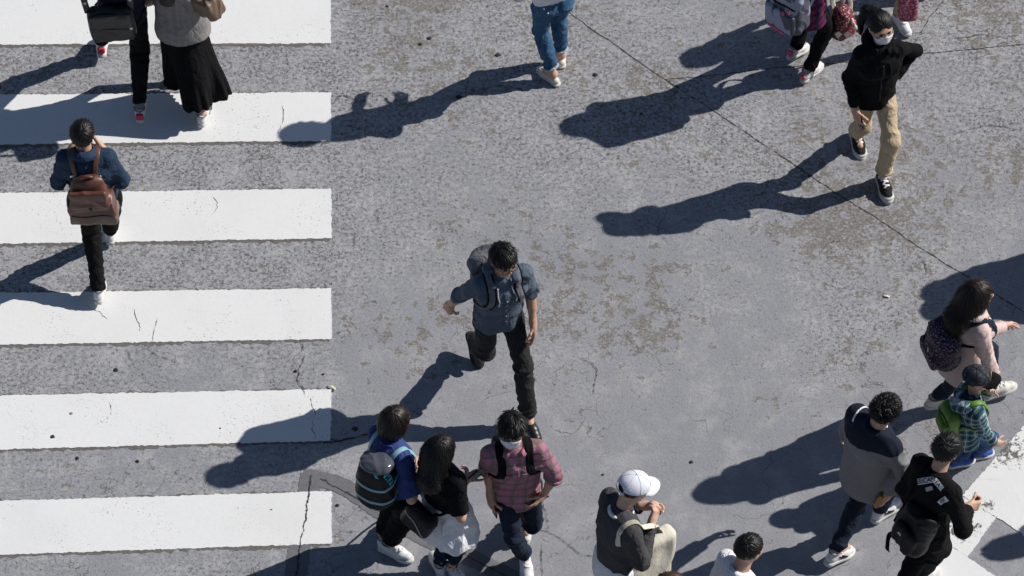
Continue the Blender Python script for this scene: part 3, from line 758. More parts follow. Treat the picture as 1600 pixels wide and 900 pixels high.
    def leg_prims(s, e=.014, length=.97, hemr=.050, kneer=None, seat=.0, thigh=.082):
        k, w = s.k, s.w; L = [cone(s.P + UP * .07 * k, s.P - UP * .035 * k, .086 * k + e * .6, .092 * k + e * .6, .03, s.r, 1.38 * w)]; e = e * .75; thigh = thigh - .008
        for d in (1, -1):
            H_, K, An = s.HJ[d], s.K[d], s.An[d]; kr = (kneer - .006 if kneer else .050 * k + e)
            L.append(cone(H_, K, thigh * k + e, kr, .035)); L.append(cone(K, lerp(K, An, length), kr, max(hemr * k - .004, .03), .02, None, 1, True))
            L.append(cone(lerp(K, An, .12) - s.f * .01, lerp(K, An, .45) - s.f * .012, .043 * k + e, .040 * k + e, .03))
            L.append(ell(s.P + s.r * d * .062 * k - s.f * .042 * k - UP * .05 * k, A(.066, .064, .078) * k + seat, None, .04))
        return L
    def leg_folds(s, amp=.0035, fa=.007):
        F = Folds(amp, 8.0); k = s.k
        for d in (1, -1):
            ax = nrm(s.An[d] - s.HJ[d]); F.at(s.K[d], ax, .13 * k, 95, fa); F.at(lerp(s.K[d], s.An[d], .8), ax, .12 * k, 120, fa); F.at(s.HJ[d] + s.f * .05, s.r * d - UP * .8, .13 * k, 70, fa * .9)
            F.at(s.HJ[d] - s.f * .08 - UP * .1, s.r * d * .5 - UP, .12 * k, 75, fa * .8)
        return F
    def legs(s, mat, name='trousers', folds=None, h=.0098, **kw):
        h = h * RES[0]; s.legp = s.leg_prims(**kw); s.legd = folds or s.leg_folds(); DISP[id(s.legp)] = s.legd; s.pants = s.part(name, solid(s.legp, h, s.legd), mat); return s.pants
    def shoes(s, mat, sole, L=.275, high=0.0, style='sneaker', lace=CORD, trim=None, sock=None, lining=None, stripe=None):
        for d in (1, -1):
            k = s.k * L / .275; An = s.An[d]; tf, tr = hd(s.toe[d]); u = UP; lf = s.lift[d]
            tf, u = rotv(tf, tr, lf), rotv(u, tr, lf)
            def q(x, y, z): return An + (tr * x + tf * y + u * (z - .088)) * k
            n = 20; out = []
            prof = [(-.072, .0), (-.070, .018), (-.060, .029), (-.035, .034), (.0, .033), (.05, .038), (.09, .045), (.125, .045), (.155, .038), (.178, .024), (.187, .010), (.188, 0)]
            pts = [(x_, y_) for y_, x_ in prof] + [(-x_ * .92, y_) for y_, x_ in prof[::-1][1:-1]]
            th = .026 if style != 'flat' else .016
            up = [cone(q(0, -.034, .045), q(0, .085, .045), .034 * k, .036 * k, .02, tr, .98, ksb=1.12), cone(q(0, .085, .042), q(0, .150, .036), .034 * k, .024 * k, .02, tr, 1.15, ksb=1.4)]
            if style == 'flat': up = [cone(q(0, -.034, .035), q(0, .10, .034), .031 * k, .028 * k, .02, tr, 1.02, ksb=1.4), cone(q(0, .10, .034), q(0, .158, .03), .027 * k, .019 * k, .02, tr, 1.45, ksb=1.5)]
            else: up += [cone(q(0, -.020, .06), q(0, -.010, .098 + high), .037 * k, .038 * k, .015, tr, .92, True), cone(q(0, .01, .075), q(0, .08, .052), .033 * k, .03 * k, .02)]
            up.append(half(q(0, 0, .012), -u))
            sh = s.part('shoe', solid(up, .007 * RES[0], sm=1), mat)
            P0 = np.array([q(x * 1.05, y + .002 * np.sign(y), 0.001) for x, y in pts]); P1 = np.array([q(x * 1.10, y * 1.015, .008) for x, y in pts]); P2 = np.array([q(x * 1.08, y * 1.01, th) for x, y in pts]); P3 = np.array([q(x * .9, y * .96, th + .004) for x, y in pts]); m = len(pts)
            V = np.concatenate([P0, P1, P2, P3]); F = [tuple(range(m))[::-1], tuple(range(3 * m, 4 * m))]
            for r_ in range(3):
                for i in range(m): F.append((r_ * m + i, r_ * m + (i + 1) % m, (r_ + 1) * m + (i + 1) % m, (r_ + 1) * m + i))
            s.part('sole', (V, F), sole, sh)
            if style in ('sneaker', 'high') and lace is not None:
                g = []
                for i, y in enumerate((.035, .052, .069, .086, .102) if style == 'sneaker' else (.015, .035, .052, .069, .086, .102)):
                    c = np.array([q(x, y + .006 * (1 if x > 0 else -1) * (1 if i % 2 else -1), .09) for x in (-.026, -.013, 0, .013, .026)])
                    c = project(up, c, .003); g.append(ribbon(c, grad(up, c), .010 * k, .004))
                c = project(up, np.array([q(.0, .02, .10), q(.018, .03, .10), q(.032, .02, .09), q(.015, .012, .10), q(-.012, .022, .1), q(-.03, .03, .09)]), .006); g.append(tube(smooth_path(c, 14), .0032, 5))
                s.part('laces', merge(*g), lace, sh)
            if style == 'high':
                tc = [ell(q(0, .148, .030), A(.043, .036, .024) * k, np.stack([tr, tf, u]), .01), half(q(0, 0, .012), -u)]
                s.part('toe_cap', solid(tc, .006), RUB_W, sh)
            if style in ('sneaker', 'high'):
                s.part('collar_lining', tube([q(math.sin(a) * .036, -.012 + math.cos(a) * .039, .0985 + high) for a in np.linspace(0, 2 * math.pi, 17)[:-1]], .0055 * k, 6, True), lining or SOCK_G, sh)
                for sg in (-1, 1):
                    if stripe is None: break
                    for y0 in (.0, .03):
                        c = project(up, np.array([q(.06 * sg, y0 + .05 * t_, .035 + .035 * (1 - t_)) for t_ in np.linspace(0, 1, 6)]), .002); s.part('side_stripe', ribbon(c, grad(up, c), .012 * k, .003), stripe, sh)
            if trim is not None:
                hp = [rbox(q(0, -.064, .062), A(.028, .014, .026) * k, np.stack([tr, tf, u]), .012, .01)]
                s.part('heel_tab', solid(hp, .006), trim, sh)
            if sock is not None:
                s.part('sock', solid([cone(q(0, -.008, .08), lerp(An, s.K[d], .34), .037 * k, .039 * k, .01, None, 1, True)], .008), sock)
    # ---- head
    def hair(s, style='short', mat=None, seed=1, n=850, lift=.013, length=.055, cut=True, bang=0.0, tail=None, nape=0.0, fw=.082):
        mat = mat or HAIR_K; rs = np.random.RandomState(seed); k = s.hk; h = s.h; R = s.HR; c0 = h(0, -.014, .026)
        full = [ell(c0, A(.083, .101, .087) * k, R, .02)]
        if style in ('bob', 'long'):
            full.append(ell(h(0, -.03, -.045), A(.100, .100, .115) * k, R, .04))
            if style == 'bob': full.append(half(h(0, 0, -.135), -s.hu + s.hf * .25))
        face = [ell(h(0, .135 - bang, -.09 if style != 'pony' else -.062), A(.125 if style == 'short' else fw, .120, .122 if style != 'pony' else .128) * k, R, .01, 's')]
        cutp = [half(h(0, -.09, -.07 - nape), s.hf * .32 - s.hu)] if style in ('short', 'spiky', 'pony') else []
        extra = []
        if style == 'long':
            b = h(0, -.05, -.06); b2 = s.N - s.sf * .125 - UP * (.03 * s.k); b3 = s.N - s.sf * .155 - UP * (.20 * s.k)
            if tail: b3 = s.N - s.sf * .15 - UP * tail
            extra = [cone(b, b2, .085 * k, .062 * k, .05, s.sr, 1.15, ksb=1.5), cone(b2, b3, .060 * k, .030 * k, .04, s.sr, 1.5, ksb=1.9)]
        if style == 'pony':
            b = h(.01, -.09, .065); b2 = h(.05, -.14, .055); b3 = h(.10, -.13, -.04); b4 = h(.115, -.10, -.15)
            extra = [cone(b, b2, .030 * k, .034 * k, .02), cone(b2, b3, .034 * k, .030 * k, .02), cone(b3, b4, .030 * k, .010 * k, .02)]
        cap = full + face + cutp + extra; wh = h(.01, -.07, .10)
        def streak(V):
            q = V - wh; a = np.arctan2(q @ s.hr, q @ s.hf + 1e-9); rr = np.linalg.norm(q, axis=1)
            return .0055 * noise(np.stack([np.cos(a) * 6, np.sin(a) * 7, rr * 9], 1)) + .003 * noise(np.stack([np.cos(a) * 16, np.sin(a) * 16, rr * 14], 1)) + .001 * noise(V, 40)
        geo = [solid(cap, .0075, streak)]
        D = rs.randn(n * 3, 3); D = D / np.linalg.norm(D, axis=1, keepdims=True)
        P = c0 + D * (.10 * k); P = project(full, P, .0005)
        ok = (field(face, P) > .0) if False else np.ones(len(P), bool)
        for f_ in face: ok &= f_.fn(P[:, 0], P[:, 1], P[:, 2]) > .004
        for f_ in cutp: ok &= f_.fn(P[:, 0], P[:, 1], P[:, 2]) < -.004
        P = P[ok][:n]
        if extra:
            Q = np.concatenate([project(extra, (lerp(b, b2, t_) + rs.randn(1, 3) * .05)[0][None], .001) for t_ in rs.rand(int(n * .3))]); P = np.concatenate([P, Q])
        m = len(P); q = P - wh; d0 = q + rs.randn(m, 3) * .02
        if style == 'spiky': d0 = d0 + rs.randn(m, 3) * .03
        if style in ('bob', 'long', 'pony'):
            front = np.clip((P - c0) @ s.hf / .1, 0, 1)[:, None]
            d0 = d0 * (.5) - s.hu * (.09 if style != 'pony' else 0) + ((h(0, -.11, .05) - P) * .9 if style == 'pony' else 0)
            if extra and style == 'long': d0[-int(n * .3):] = (b3 - b2) * .5 + rs.randn(int(n * .3), 3) * .02
        lens = length * k * (.6 + .8 * rs.rand(m)); lf = lift * (.2 + 1.5 * rs.rand(m) ** 2 + .8 * (noise(P, 28) * .5 + .5)) * k
        pts = [P]; p = P; d = d0
        for st in range(4):
            g = grad(cap, p); d = d - g * (d * g).sum(1, keepdims=True); d = d / (np.linalg.norm(d, axis=1, keepdims=True) + 1e-9)
            if style == 'spiky': d = d + g * (.75 - .2 * st); d = d / np.linalg.norm(d, axis=1, keepdims=True)
            p = p + d * (lens / 4)[:, None]
            if style != 'spiky':
                tgt = lf * ((st + 1) / 4) ** 1.5
                for _ in range(2): p = p - grad(cap, p) * np.clip(field(cap, p) - tgt, -.02, .02)[:, None]
            pts.append(p); d = d + rs.randn(m, 3) * (.12 if style != 'spiky' else .22)
        G = np.stack(pts, 1); T = np.gradient(G, axis=1); g = grad(cap, G.reshape(-1, 3)).reshape(G.shape)
        if style == 'spiky': g = g + np.repeat(rs.randn(m, 1, 3), 5, 1)
        S = np.cross(T, g); S /= np.linalg.norm(S, axis=2, keepdims=True) + 1e-9
        wd = ((.0040 if style != 'spiky' else .0028) * k * (.6 + .8 * rs.rand(m)))[:, None, None] * np.array([.5, 1, .9, .6, .08])[None, :, None]
        Lf, Rt, Md = G - S * wd, G + S * wd, G + g / (np.linalg.norm(g, axis=2, keepdims=True) + 1e-9) * wd * .6
        V = np.stack([Lf, Md, Rt], 2).reshape(-1, 3); base = (np.arange(m) * 15)[:, None, None] + (np.arange(4) * 3)[None, :, None]
        F = np.concatenate([(base + np.array([[[0, 1, 4, 3]]]).reshape(1, 1, 4)).reshape(-1, 4), (base + np.array([1, 2, 5, 4]).reshape(1, 1, 4)).reshape(-1, 4)])
        V0, F0 = geo[0]
        s.hairp = cap
        return s.part('hair', (np.concatenate([V0, V]), np.concatenate([F0, F + len(V0)])), mat)
    def face(s, brow=HAIR_K, mouth=True):
        k = s.hk
        for d in (-1, 1):
            s.part('eye', solid([ell(s.h(.031 * d, .083, .003), A(.015, .010, .0058) * k, s.HR)], .003), EYE)
            c = project(s.headp, np.array([s.h(x * d, .1, z) for x, z in ((.014, .020), (.026, .026), (.040, .026), (.050, .019))]), .002, 10)
            s.part('eyebrow', ribbon(smooth_path(c, 8), grad(s.headp, smooth_path(c, 8)), .007 * k, .004, np.linspace(1, .5, 8)), brow)
        if mouth: s.part('lips', solid([ell(s.h(0, .084, -.0535), A(.019, .0095, .0042) * k, s.HR), ell(s.h(0, .084, -.0605), A(.016, .0095, .0045) * k, s.HR, .003)], .0032), LIP)
    def mask(s):
        k = s.hk; rows, cols = 9, 13; G = np.zeros((rows, cols, 3)); sk = s.headp
        for i in range(rows):
            for j in range(cols):
                a = math.radians(-64 + 128 * j / (cols - 1)); z = lerp(-.088, -.004 - .022 * abs(j - 6) / 6 + (.006 if j == 6 else 0), i / (rows - 1))
                G[i, j] = s.h(math.sin(a) * .078, .020 + math.cos(a) * .082, z)
        Pj = G.reshape(-1, 3)
        Pj = project(sk, Pj, .007, 4).reshape(G.shape)
        G = lerp(G, Pj, .55) + s.hf * .004
        for i in range(1, rows - 1): G[i, 1:-1] += s.hf * (.0025 * math.sin(i * 2.2)) * k
        Nn = np.tile(s.hf, (rows, cols, 1))
        m = s.part('face_mask', grid_sheet(G, Nn, .003), MASKM)
        for d in (0, -1):
            sd = -1 if d == 0 else 1
            c = np.array([G[-2, d], s.h(.075 * sd, .02, .0), s.h(.084 * sd, -.016, .008), s.h(.082 * sd, -.024, -.02), s.h(.074 * sd, .01, -.045), G[1, d]])
            s.part('ear_loop', tube(smooth_path(c, 16), .0016, 5), MASKM, m)
    def glasses(s):
        k = s.hk; g = []
        for d in (-1, 1):
            c = [s.h(d * (.033 + .026 * math.copysign(abs(math.cos(a)) ** .5, math.cos(a))), .103 - .006 * max(0, math.cos(a) * 1), -.002 + .018 * math.copysign(abs(math.sin(a)) ** .5, math.sin(a))) for a in np.linspace(0, 2 * math.pi, 25)[:-1]]
            g.append(tube(c, .0022, 6, True)); g.append(tube([s.h(.058 * d, .097, .006), s.h(.078 * d, .06, .008), s.h(.084 * d, -.01, .008), s.h(.082 * d, -.03, -.012)], .0022, 6))
        g.append(tube([s.h(-.009, .104, .004), s.h(0, .107, .007), s.h(.009, .104, .004)], .002, 6))
        gl = s.part('glasses', merge(*g), PHONE)
        return gl
    def cap(s, mat, brim_mat=None, brim_yaw=0, tilt=0, hole=True, size=1.0):
        k = s.hk * size; R = s.HR; c = s.h(0, -.012, .030)
        cr = [ell(c, A(.093, .112, .095) * k, R, .02), half(s.h(0, 0, .022), -s.hu + s.hf * -.10)]
        if hole: cr.append(ell(s.h(0, -.125, .028), A(.042, .05, .034) * k, R, .008, 's'))
        crown = s.part('cap', solid(cr, .006, lambda V: .0005 * noise(V, 30)), mat); ex = [cr[0]]
        top = project(ex, s.h(0, -.012, .14)[None], .0)[0]
        for a in range(6):
            b = math.radians(30 + 60 * a)
            c2 = [lerp(s.h(0, -.012, .125), s.h(math.sin(b) * .12, -.012 + math.cos(b) * .14, .035), t) for t in np.linspace(.02, 1, 12)]
            c2 = project(ex, np.array(c2), .0014, 8); s.part('seam', ribbon(c2, grad(ex, c2), .0045 * k, .0016), mat, crown)
        s.part('button', solid([ell(top + s.hu * .002, A(.009, .009, .005) * k, R)], .003), mat, crown)
        rows, cols = 9, 17; G = np.zeros((rows, cols, 3)); Nn = np.tile(s.hu, (rows, cols, 1))
        for j in range(cols):
            b = math.radians(-66 + 132 * j / (cols - 1))
            for i in range(rows):
                t = i / (rows - 1); ext = .082 * math.cos(b * .95) ** .6 * t
                x = math.sin(b) * (.091 + ext * .12) * size; y = -.012 + math.cos(b) * (.109) * size + ext
                G[i, j] = s.h(x, y, .024 - .02 * math.sin(b) ** 2 - .012 * t * t - (.01 * t * math.sin(b) ** 2))
        s.part('brim', grid_sheet(G, Nn, .005), brim_mat or mat, crown)
        if hole:
            b = np.linspace(-32, 32, 9); c3 = np.array([s.h(math.sin(math.radians(a)) * .094 * size, -.012 - math.cos(math.radians(a)) * .113 * size, .018) for a in b])
            s.part('strap', ribbon(c3, np.array([nrm(p - s.h(0, -.012, .018)) for p in c3]), .016, .003), brim_mat or mat, crown)
        return crown
    # ---- garment details
    def collar(s, mat, gap=26, h=.036, flare=.026, r=.066, parent=None, stand=False):
        k = s.k; ax = nrm(lerp(s.N, s.Hd, .35) - s.N); rt = nrm(s.sr - ax * (s.sr @ ax)); fw = np.cross(ax, rt); o = s.N + s.tu * .004 - s.sf * .004
        m = 33; rows = []
        a = np.radians(np.linspace(gap, 360 - gap, m))
        for (rr, z) in ((r, -.012), (r * .97, h * .6), (r * .99, h), (r + flare * .45, h * .85), (r + flare, .004)) if not stand else ((r, -.012), (r * .98, h * .5), (r * 1.0, h), (r * 1.12, h * 1.02), (r * 1.15, -.006)):
            rows.append(np.array([o + (rt * math.sin(q) * rr * .95 + fw * math.cos(q) * rr * 1.06) * k + ax * (z - .022 * (math.cos(q) * .5 + .5) ** 2 * 1.3) * k for q in a]))
        G = np.stack(rows); Nn = np.tile(ax, (len(rows), m, 1)) * .4 + (G - o) / (np.linalg.norm(G - o, axis=2, keepdims=True) + 1e-9)
        return s.part('collar', grid_sheet(G, Nn, .004), mat, parent or s.shirt)
    def neckband(s, mat, r=.064, parent=None, drop=.0):
        k = s.k; ax = nrm(lerp(s.N, s.Hd, .3) - s.N); rt = nrm(s.sr - ax * (s.sr @ ax)); fw = np.cross(ax, rt); o = s.N + s.tu * .012
        c = [o + (rt * math.sin(q) * r + fw * math.cos(q) * r * 1.08) * k - ax * (.020 + drop) * (math.cos(q) * .5 + .5) ** 2 * k for q in np.linspace(0, 2 * math.pi, 33)[:-1]]
        return s.part('neckband', tube(c, .009 * k, 8, True), mat, parent or s.shirt)
    def on_top(s, pts, off=.004, prims=None):
        p = onto(prims or s.topp, np.array(pts), off, 10); return p, grad(prims or s.topp, p)
    def strip_on(s, name, pts, width, mat, off=.004, thick=.004, n=18, parent=None, prims=None):
        p, g = s.on_top(smooth_path(pts, n), off, prims); return s.part(name, ribbon(p, g, width, thick), mat, parent or s.shirt)
    def buttons(s, mat, x=.0, zs=(.15, .3, .45, .6, .75), parent=None, r=.006):
        for z in zs:
            p, g = s.on_top([s.t(x, .16 * s.k, z)], .006)
            R = np.eye(3); n = g[0]; a = nrm(np.cross(n, UP)); s.part('button', solid([ell(p[0], A(r, r, .003), np.stack([a, np.cross(n, a), n]))], .003), mat, parent or s.shirt)
    def hem_rib(s, mat, zoff, name='hem_band'): pass

    def pick(s, u, v, prims=None, off=.004):
        """point of the garment seen at a photograph pixel"""
        prims = prims or s.topp; d = CR * (u - 800) / F_PX - CU * (v - 450) / F_PX - CB; d = nrm(d); p = CAM + d * ((2.1 - CAM[2]) / d[2])
        for _ in range(80): p = p + d * float(np.clip(field(prims, p[None])[0] - off, -.05, .05)) * .8
        return p
    def seam(s, name, pix, width, mat, prims=None, parent=None, off=.004, thick=.004, n=14):
        P = smooth_path([s.pick(u, v, prims, off) for u, v in pix], n); P = onto(prims or s.topp, P, off, 4)
        return s.part(name, ribbon(P, grad(prims or s.topp, P), width, thick), mat, parent or s.shirt)

class Bag:
    """a carried bag: its own top-level object"""
    def __init__(s, name, prims, mat, label, cat, yaw, folds=None, h=.008):
        lo = np.min([p.lo for p in prims if p.op == 'u'], 0); hi = np.max([p.hi for p in prims if p.op == 'u'], 0)
        s.p = prims; s.frame = Frame(A((lo[0] + hi[0]) / 2, (lo[1] + hi[1]) / 2, lo[2]), yaw)
        DISP[id(prims)] = folds or Folds(.004, 10); s.root = mk(name, solid(prims, h, DISP[id(prims)]), mat, s.frame); tag(s.root, label, cat)
    def part(s, name, geo, mat, parent=None): return mk(name, geo, mat, s.frame, parent or s.root)
    def band(s, name, pts, width, mat, off=.004, thick=.004, n=20, closed=False):
        p = onto(s.p, smooth_path(pts, n), off, 10); return s.part(name, ribbon(p, grad(s.p, p), width, thick), mat)
    def pick(s, u, v, off=.003): return Person.pick(s, u, v, s.p, off)
    def seam(s, name, pix, width, mat, off=.004, thick=.004, n=14):
        P = onto(s.p, smooth_path([s.pick(u, v, off) for u, v in pix], n), off, 4); return s.part(name, ribbon(P, grad(s.p, P), width, thick), mat)
def axes(p, tilt=0, roll=0, yaw=0):
    """bag axes (right, forward, up) on a wearer's back"""
    r, f, u = p.sr, p.sf, p.tu
    if yaw: r, f = rotv(r, u, math.radians(yaw)), rotv(f, u, math.radians(yaw))
    if tilt: f, u = rotv(f, r, math.radians(tilt)), rotv(u, r, math.radians(tilt))
    if roll: r, u = rotv(r, f, math.radians(roll)), rotv(u, f, math.radians(roll))
    return np.stack([r, f, u])
def shoulder_strap(bag, p, side, mat, width=.045, top=(.06, -.16, .9), bottom=(.10, -.16, .30), thick=.008, edge=None, x=.092):
    k = p.k; d = side
    pts = [p.t(top[0] * d * k, top[1] * k, top[2]), p.t(x * .9 * d * k, -.085 * k, .99), p.t(x * d * k, -.01 * k, 1.03), p.t(x * 1.02 * d * k, .07 * k, .97), p.t(x * 1.1 * d * k, .125 * k, .78), p.t(.125 * d * k, .11 * k, .58), p.t(.155 * d * k, .02 * k, .46), p.t(.13 * d * k, -.09 * k, .38), p.t(bottom[0] * d * k, bottom[1] * k, bottom[2])]
    P = smooth_path(pts, 40); Q = onto(p.topp, P, .007, 10); w = np.clip(np.minimum(np.arange(40) - 2, 37 - np.arange(40)) / 4, 0, 1)[:, None]; P = P * (1 - w) + Q * w
    g = grad(p.topp, P); tp = np.where(np.arange(40) < 24, 1.0, .45)
    st = bag.part('strap', ribbon(P, g, width, thick, tp), mat)
    if edge is not None:
        T = np.gradient(P, axis=0); S = np.cross(T, g); S /= np.linalg.norm(S, axis=1, keepdims=True)
        for e in (-1, 1): bag.part('strap_edge', ribbon((P + S * e * width * .5)[:26], g[:26], .012, thick * 1.2), edge, st)
    return st
def text_geo(txt, size):
    cu = bpy.data.curves.new('lettering', 'FONT'); cu.body = txt; cu.size = size; cu.align_x = 'CENTER'; cu.align_y = 'CENTER'; cu.resolution_u = 3; cu.offset = size * .012
    ob = bpy.data.objects.new('lettering', cu); COL.objects.link(ob); dg = bpy.context.evaluated_depsgraph_get(); me = ob.evaluated_get(dg).to_mesh()
    V = np.array([v.co[:] for v in me.vertices]); F = [tuple(q.vertices) for q in me.polygons]
    ob.evaluated_get(dg).to_mesh_clear(); bpy.data.objects.remove(ob); bpy.data.curves.remove(cu)
    return V, F
def printed(owner, name, geo2, prims, o, xd, yd, mat, parent=None, off=.0035):
    """flat print laid on a surface: 2-D outline in metres about point o"""
    V, F = geo2; P = np.array([o + xd * v[0] + yd * v[1] for v in V]); P = onto(prims, P, off, 10); return owner.part(name, (P, F), mat, parent)
def rect2(w, h, nx=6, ny=3):
    V = [(w * (i / nx - .5), h * (j / ny - .5), 0) for j in range(ny + 1) for i in range(nx + 1)]
    return np.array(V), [(j * (nx + 1) + i, j * (nx + 1) + i + 1, (j + 1) * (nx + 1) + i + 1, (j + 1) * (nx + 1) + i) for j in range(ny) for i in range(nx)]
def phone(p, side, mat, label, off=(0, 0), size=(.036, .072, .0045)):
    W, f, n, l = p.hfr[side]; R = np.stack([l, f, n]); c = W + f * .09 + n * .022 + l * off[0] + f * off[1]; pr = [rbox(c, size, R, .004)]
    b = Bag('phone', pr, mat, label, 'phone', p.yaw, lambda V: np.zeros(len(V)), .004)
    b.part('screen', (np.array([c + l * size[0] * .88 * a + f * size[1] * .92 * q + n * (size[2] + .0012) for a, q in ((-1, -1), (1, -1), (1, 1), (-1, 1))]), [(0, 1, 2, 3)]), PHONE)
    return b

# ------------------------------------------------------------------ the people in the picture
GR = 'pedestrians on the crossing'
def denim_man():
    p = Person(1.75, -68, (778, 488, .9), (784, 430, 1.43), (787, 405, 1.60), (742, 533, .18), (825, 652, .1), (703, 478, .88), (833, 505, .85), RE=(712, 460), LE=(828, 462), hyaw=-62, hpitch=-8, rlift=-38, syaw=-72, rcurl=1.0, lcurl=.6)
    p.build_body(SKIN2, 'person in blue denim shirt and glasses striding across open asphalt', GR)
    p.legs(CHAR, e=.014, hemr=.060); p.top(DEN_SHIRT, sleeve=.60, e=.020, hem=.055, boxy=.7, cuff=.004)
    p.collar(DEN_SHIRT, gap=30); p.strip_on('placket', [p.t(0, .16, z) for z in (.02, .2, .4, .6, .8, .92)], .032, DEN_SHIRT, .002); p.buttons(WHITE_P)
    for d in (-1, 1): p.strip_on('pocket', [p.t(.07 * d - .038, .15, .66), p.t(.07 * d, .15, .655), p.t(.07 * d + .038, .15, .66)], .075, DEN_SHIRT, .0015, .003)
    k = p.k; o = p.N; hood = [cone(p.t(.085, .05, 1.0), p.t(.075, -.05, 1.06), .030, .036, .03), cone(p.t(.075, -.05, 1.06), p.t(0, -.10, 1.05), .036, .042, .03), cone(p.t(0, -.10, 1.05), p.t(-.075, -.05, 1.06), .042, .036, .03), cone(p.t(-.075, -.05, 1.06), p.t(-.085, .05, 1.0), .036, .030, .03)]
    p.part('hood', solid(hood, .008, Folds(.005, 12)), DEN_SHIRT)
    p.strip_on('drawstring', [p.t(.055, .10, .96), p.t(.062, .14, .86), p.t(.055, .15, .74), p.t(.06, .16, .62)], .008, CORD, .006, .006)
    p.strip_on('drawstring', [p.t(-.05, .10, .96), p.t(-.062, .14, .88), p.t(-.075, .15, .80), p.t(-.06, .15, .72)], .008, CORD, .006, .006)
    p.shoes(SHOE_K, RUB_K, style='dress', lace=None); p.hair('short', HAIR_K, 3, bang=.004); p.face(); p.glasses()
    R = axes(p, 8); b = Bag('backpack', [rbox(p.t(.0, -.19, .46), A(.14, .085, .22), R, .06), ell(p.t(.03, -.20, .76), A(.145, .085, .085), R, .05)], BPGREY, 'grey canvas backpack on the person in denim shirt', 'backpack', p.yaw, Folds(.010, 7))
    for d in (1, -1): shoulder_strap(b, p, d, BPGREY, .052, edge=BLACK)
    b.band('zip', [p.t(-.13, -.28, .66), p.t(0, -.32, .72), p.t(.15, -.28, .68)], .014, BLACK, .003)
def hoodie_woman():
    p = Person(1.63, -76, (1366, 136, .85), (1375, 75, 1.34), (1376, 41, 1.495), (1338, 205, .11), (1379, 274, .1), (1336, 170, .80), (1397, 122, .96), RE=(1328, 122), LE=(1424, 88), fem=True, wide=.97, ldir=(.5, .3, -.9), hyaw=-68, hpitch=-3, hroll=4, rlift=-10, rcurl=.9, lcurl=.3)
    p.build_body(SKIN, 'masked person in black hooded jacket and beige trousers', GR)
    p.legs(BEIGE, e=.014, length=.84, hemr=.060, kneer=.066, folds=p.leg_folds(.004, .006))
    for d in (1, -1):
        a = lerp(p.K[d], p.An[d], .79); c = lerp(p.K[d], p.An[d], .85); p.part('cuff', solid([cone(a, c, .064, .064, .01, None, 1, True, flata=True)], .007), BEIGE, p.pants)
    p.top(BLACK, 'jacket', sleeve=.97, e=.024, hem=.11, boxy=.7, se=.010, flare=.012)
    p.collar(BLACK, gap=24, h=.05, flare=.02, r=.078); p.strip_on('zip', [p.t(.0, .15, z) for z in (.0, .25, .5, .75, .92)], .012, CHAR, .002, .004)
    hood = [cone(p.t(.09, .03, .99), p.t(.07, -.08, 1.02), .034, .042, .03), cone(p.t(.07, -.08, 1.02), p.t(0, -.13, .98), .042, .055, .03), cone(p.t(0, -.13, .98), p.t(-.07, -.08, 1.02), .055, .042, .03), cone(p.t(-.07, -.08, 1.02), p.t(-.09, .03, .99), .042, .034, .03)]
    p.part('hood', solid(hood, .008, Folds(.006, 12)), BLACK)
    p.strip_on('drawstring', [p.t(-.05, .12, .92), p.t(-.058, .14, .82), p.t(-.05, .15, .66)], .007, CHAR, .006, .006)
    p.shoes(SHOE_CV, RUB_W, high=.035, style='high', L=.30); p.hair('pony', HAIR_K, 5, length=.09, lift=.008, fw=.10); p.face(mouth=False); p.mask()
    ph = phone(p, 1, PHONE, 'small dark phone held low by the person in black jacket')
def plaid_man():
    p = Person(1.72, -82, (806, 752, .88), (803, 702, 1.40), (799, 670, 1.565), (820, 866, .1), (818, 806, .16), (766, 775, .82), (850, 773, .835), RE=(764, 738), LE=(868, 740), hyaw=-92, hpitch=-4, hroll=-3, rcurl=.9, lcurl=.9, wide=1.03, lpalm=(1, -.3, 0), ldir=(.75, .45, -.3), llift=-30)
    p.build_body(SKIN2, 'masked person in pink checked shirt and dark jeans', GR)
    p.legs(DEN_DARK, e=.013, hemr=.056); p.top(PLAID_P, sleeve=.56, e=.022, hem=.15, boxy=.75, se=.02, cuff=.006)
    p.collar(PLAID_P, gap=34, flare=.032); p.strip_on('placket', [p.t(0, .16, z) for z in (.0, .2, .4, .6, .8, .9)], .030, PLAID_P, .002); p.buttons(BLACK_P, zs=(.1, .25, .4, .55, .7), r=.005)
    for d in (-1, 1): p.strip_on('pocket_flap', [p.t(.075 * d - .042, .15, .72), p.t(.075 * d, .15, .71), p.t(.075 * d + .042, .15, .72)], .035, PLAID_P, .002, .004)
    for d in (-1, 1):
        a = lerp(p.E[d], p.Wr[d], .06); c = lerp(p.E[d], p.Wr[d], .20); p.part('rolled_cuff', solid([cone(a, c, .067, .066, .01, None, 1, True, flata=True)], .007, Folds(.003, 20)), PLAID_P, p.shirt)
    p.shoes(SHOE_W, RUB_W, trim=None); p.hair('short', HAIR_K, 11, lift=.018, length=.075, bang=.008); p.face(mouth=False); p.mask()
    W, f, n, l = p.hfr[-1]; p.part('watch', tube([W - f * .01 + (l * math.cos(a) * 1.25 + n * math.sin(a)) * .027 for a in np.linspace(0, 6.28, 17)[:-1]], .007, 6, True, flat=1.4), PHONE)
    phone(p, 1, PHONE, 'dark phone hanging in the hand of the checked shirt person', (0, .02))
    b = Bag('backpack', [rbox(p.t(0, -.175, .30), A(.13, .07, .18), axes(p), .05)], NYLON, 'black backpack worn by the person in pink checked shirt', 'backpack', p.yaw)
    for d in (1, -1): shoulder_strap(b, p, d, BLACK, .055, top=(.06, -.12, .60))
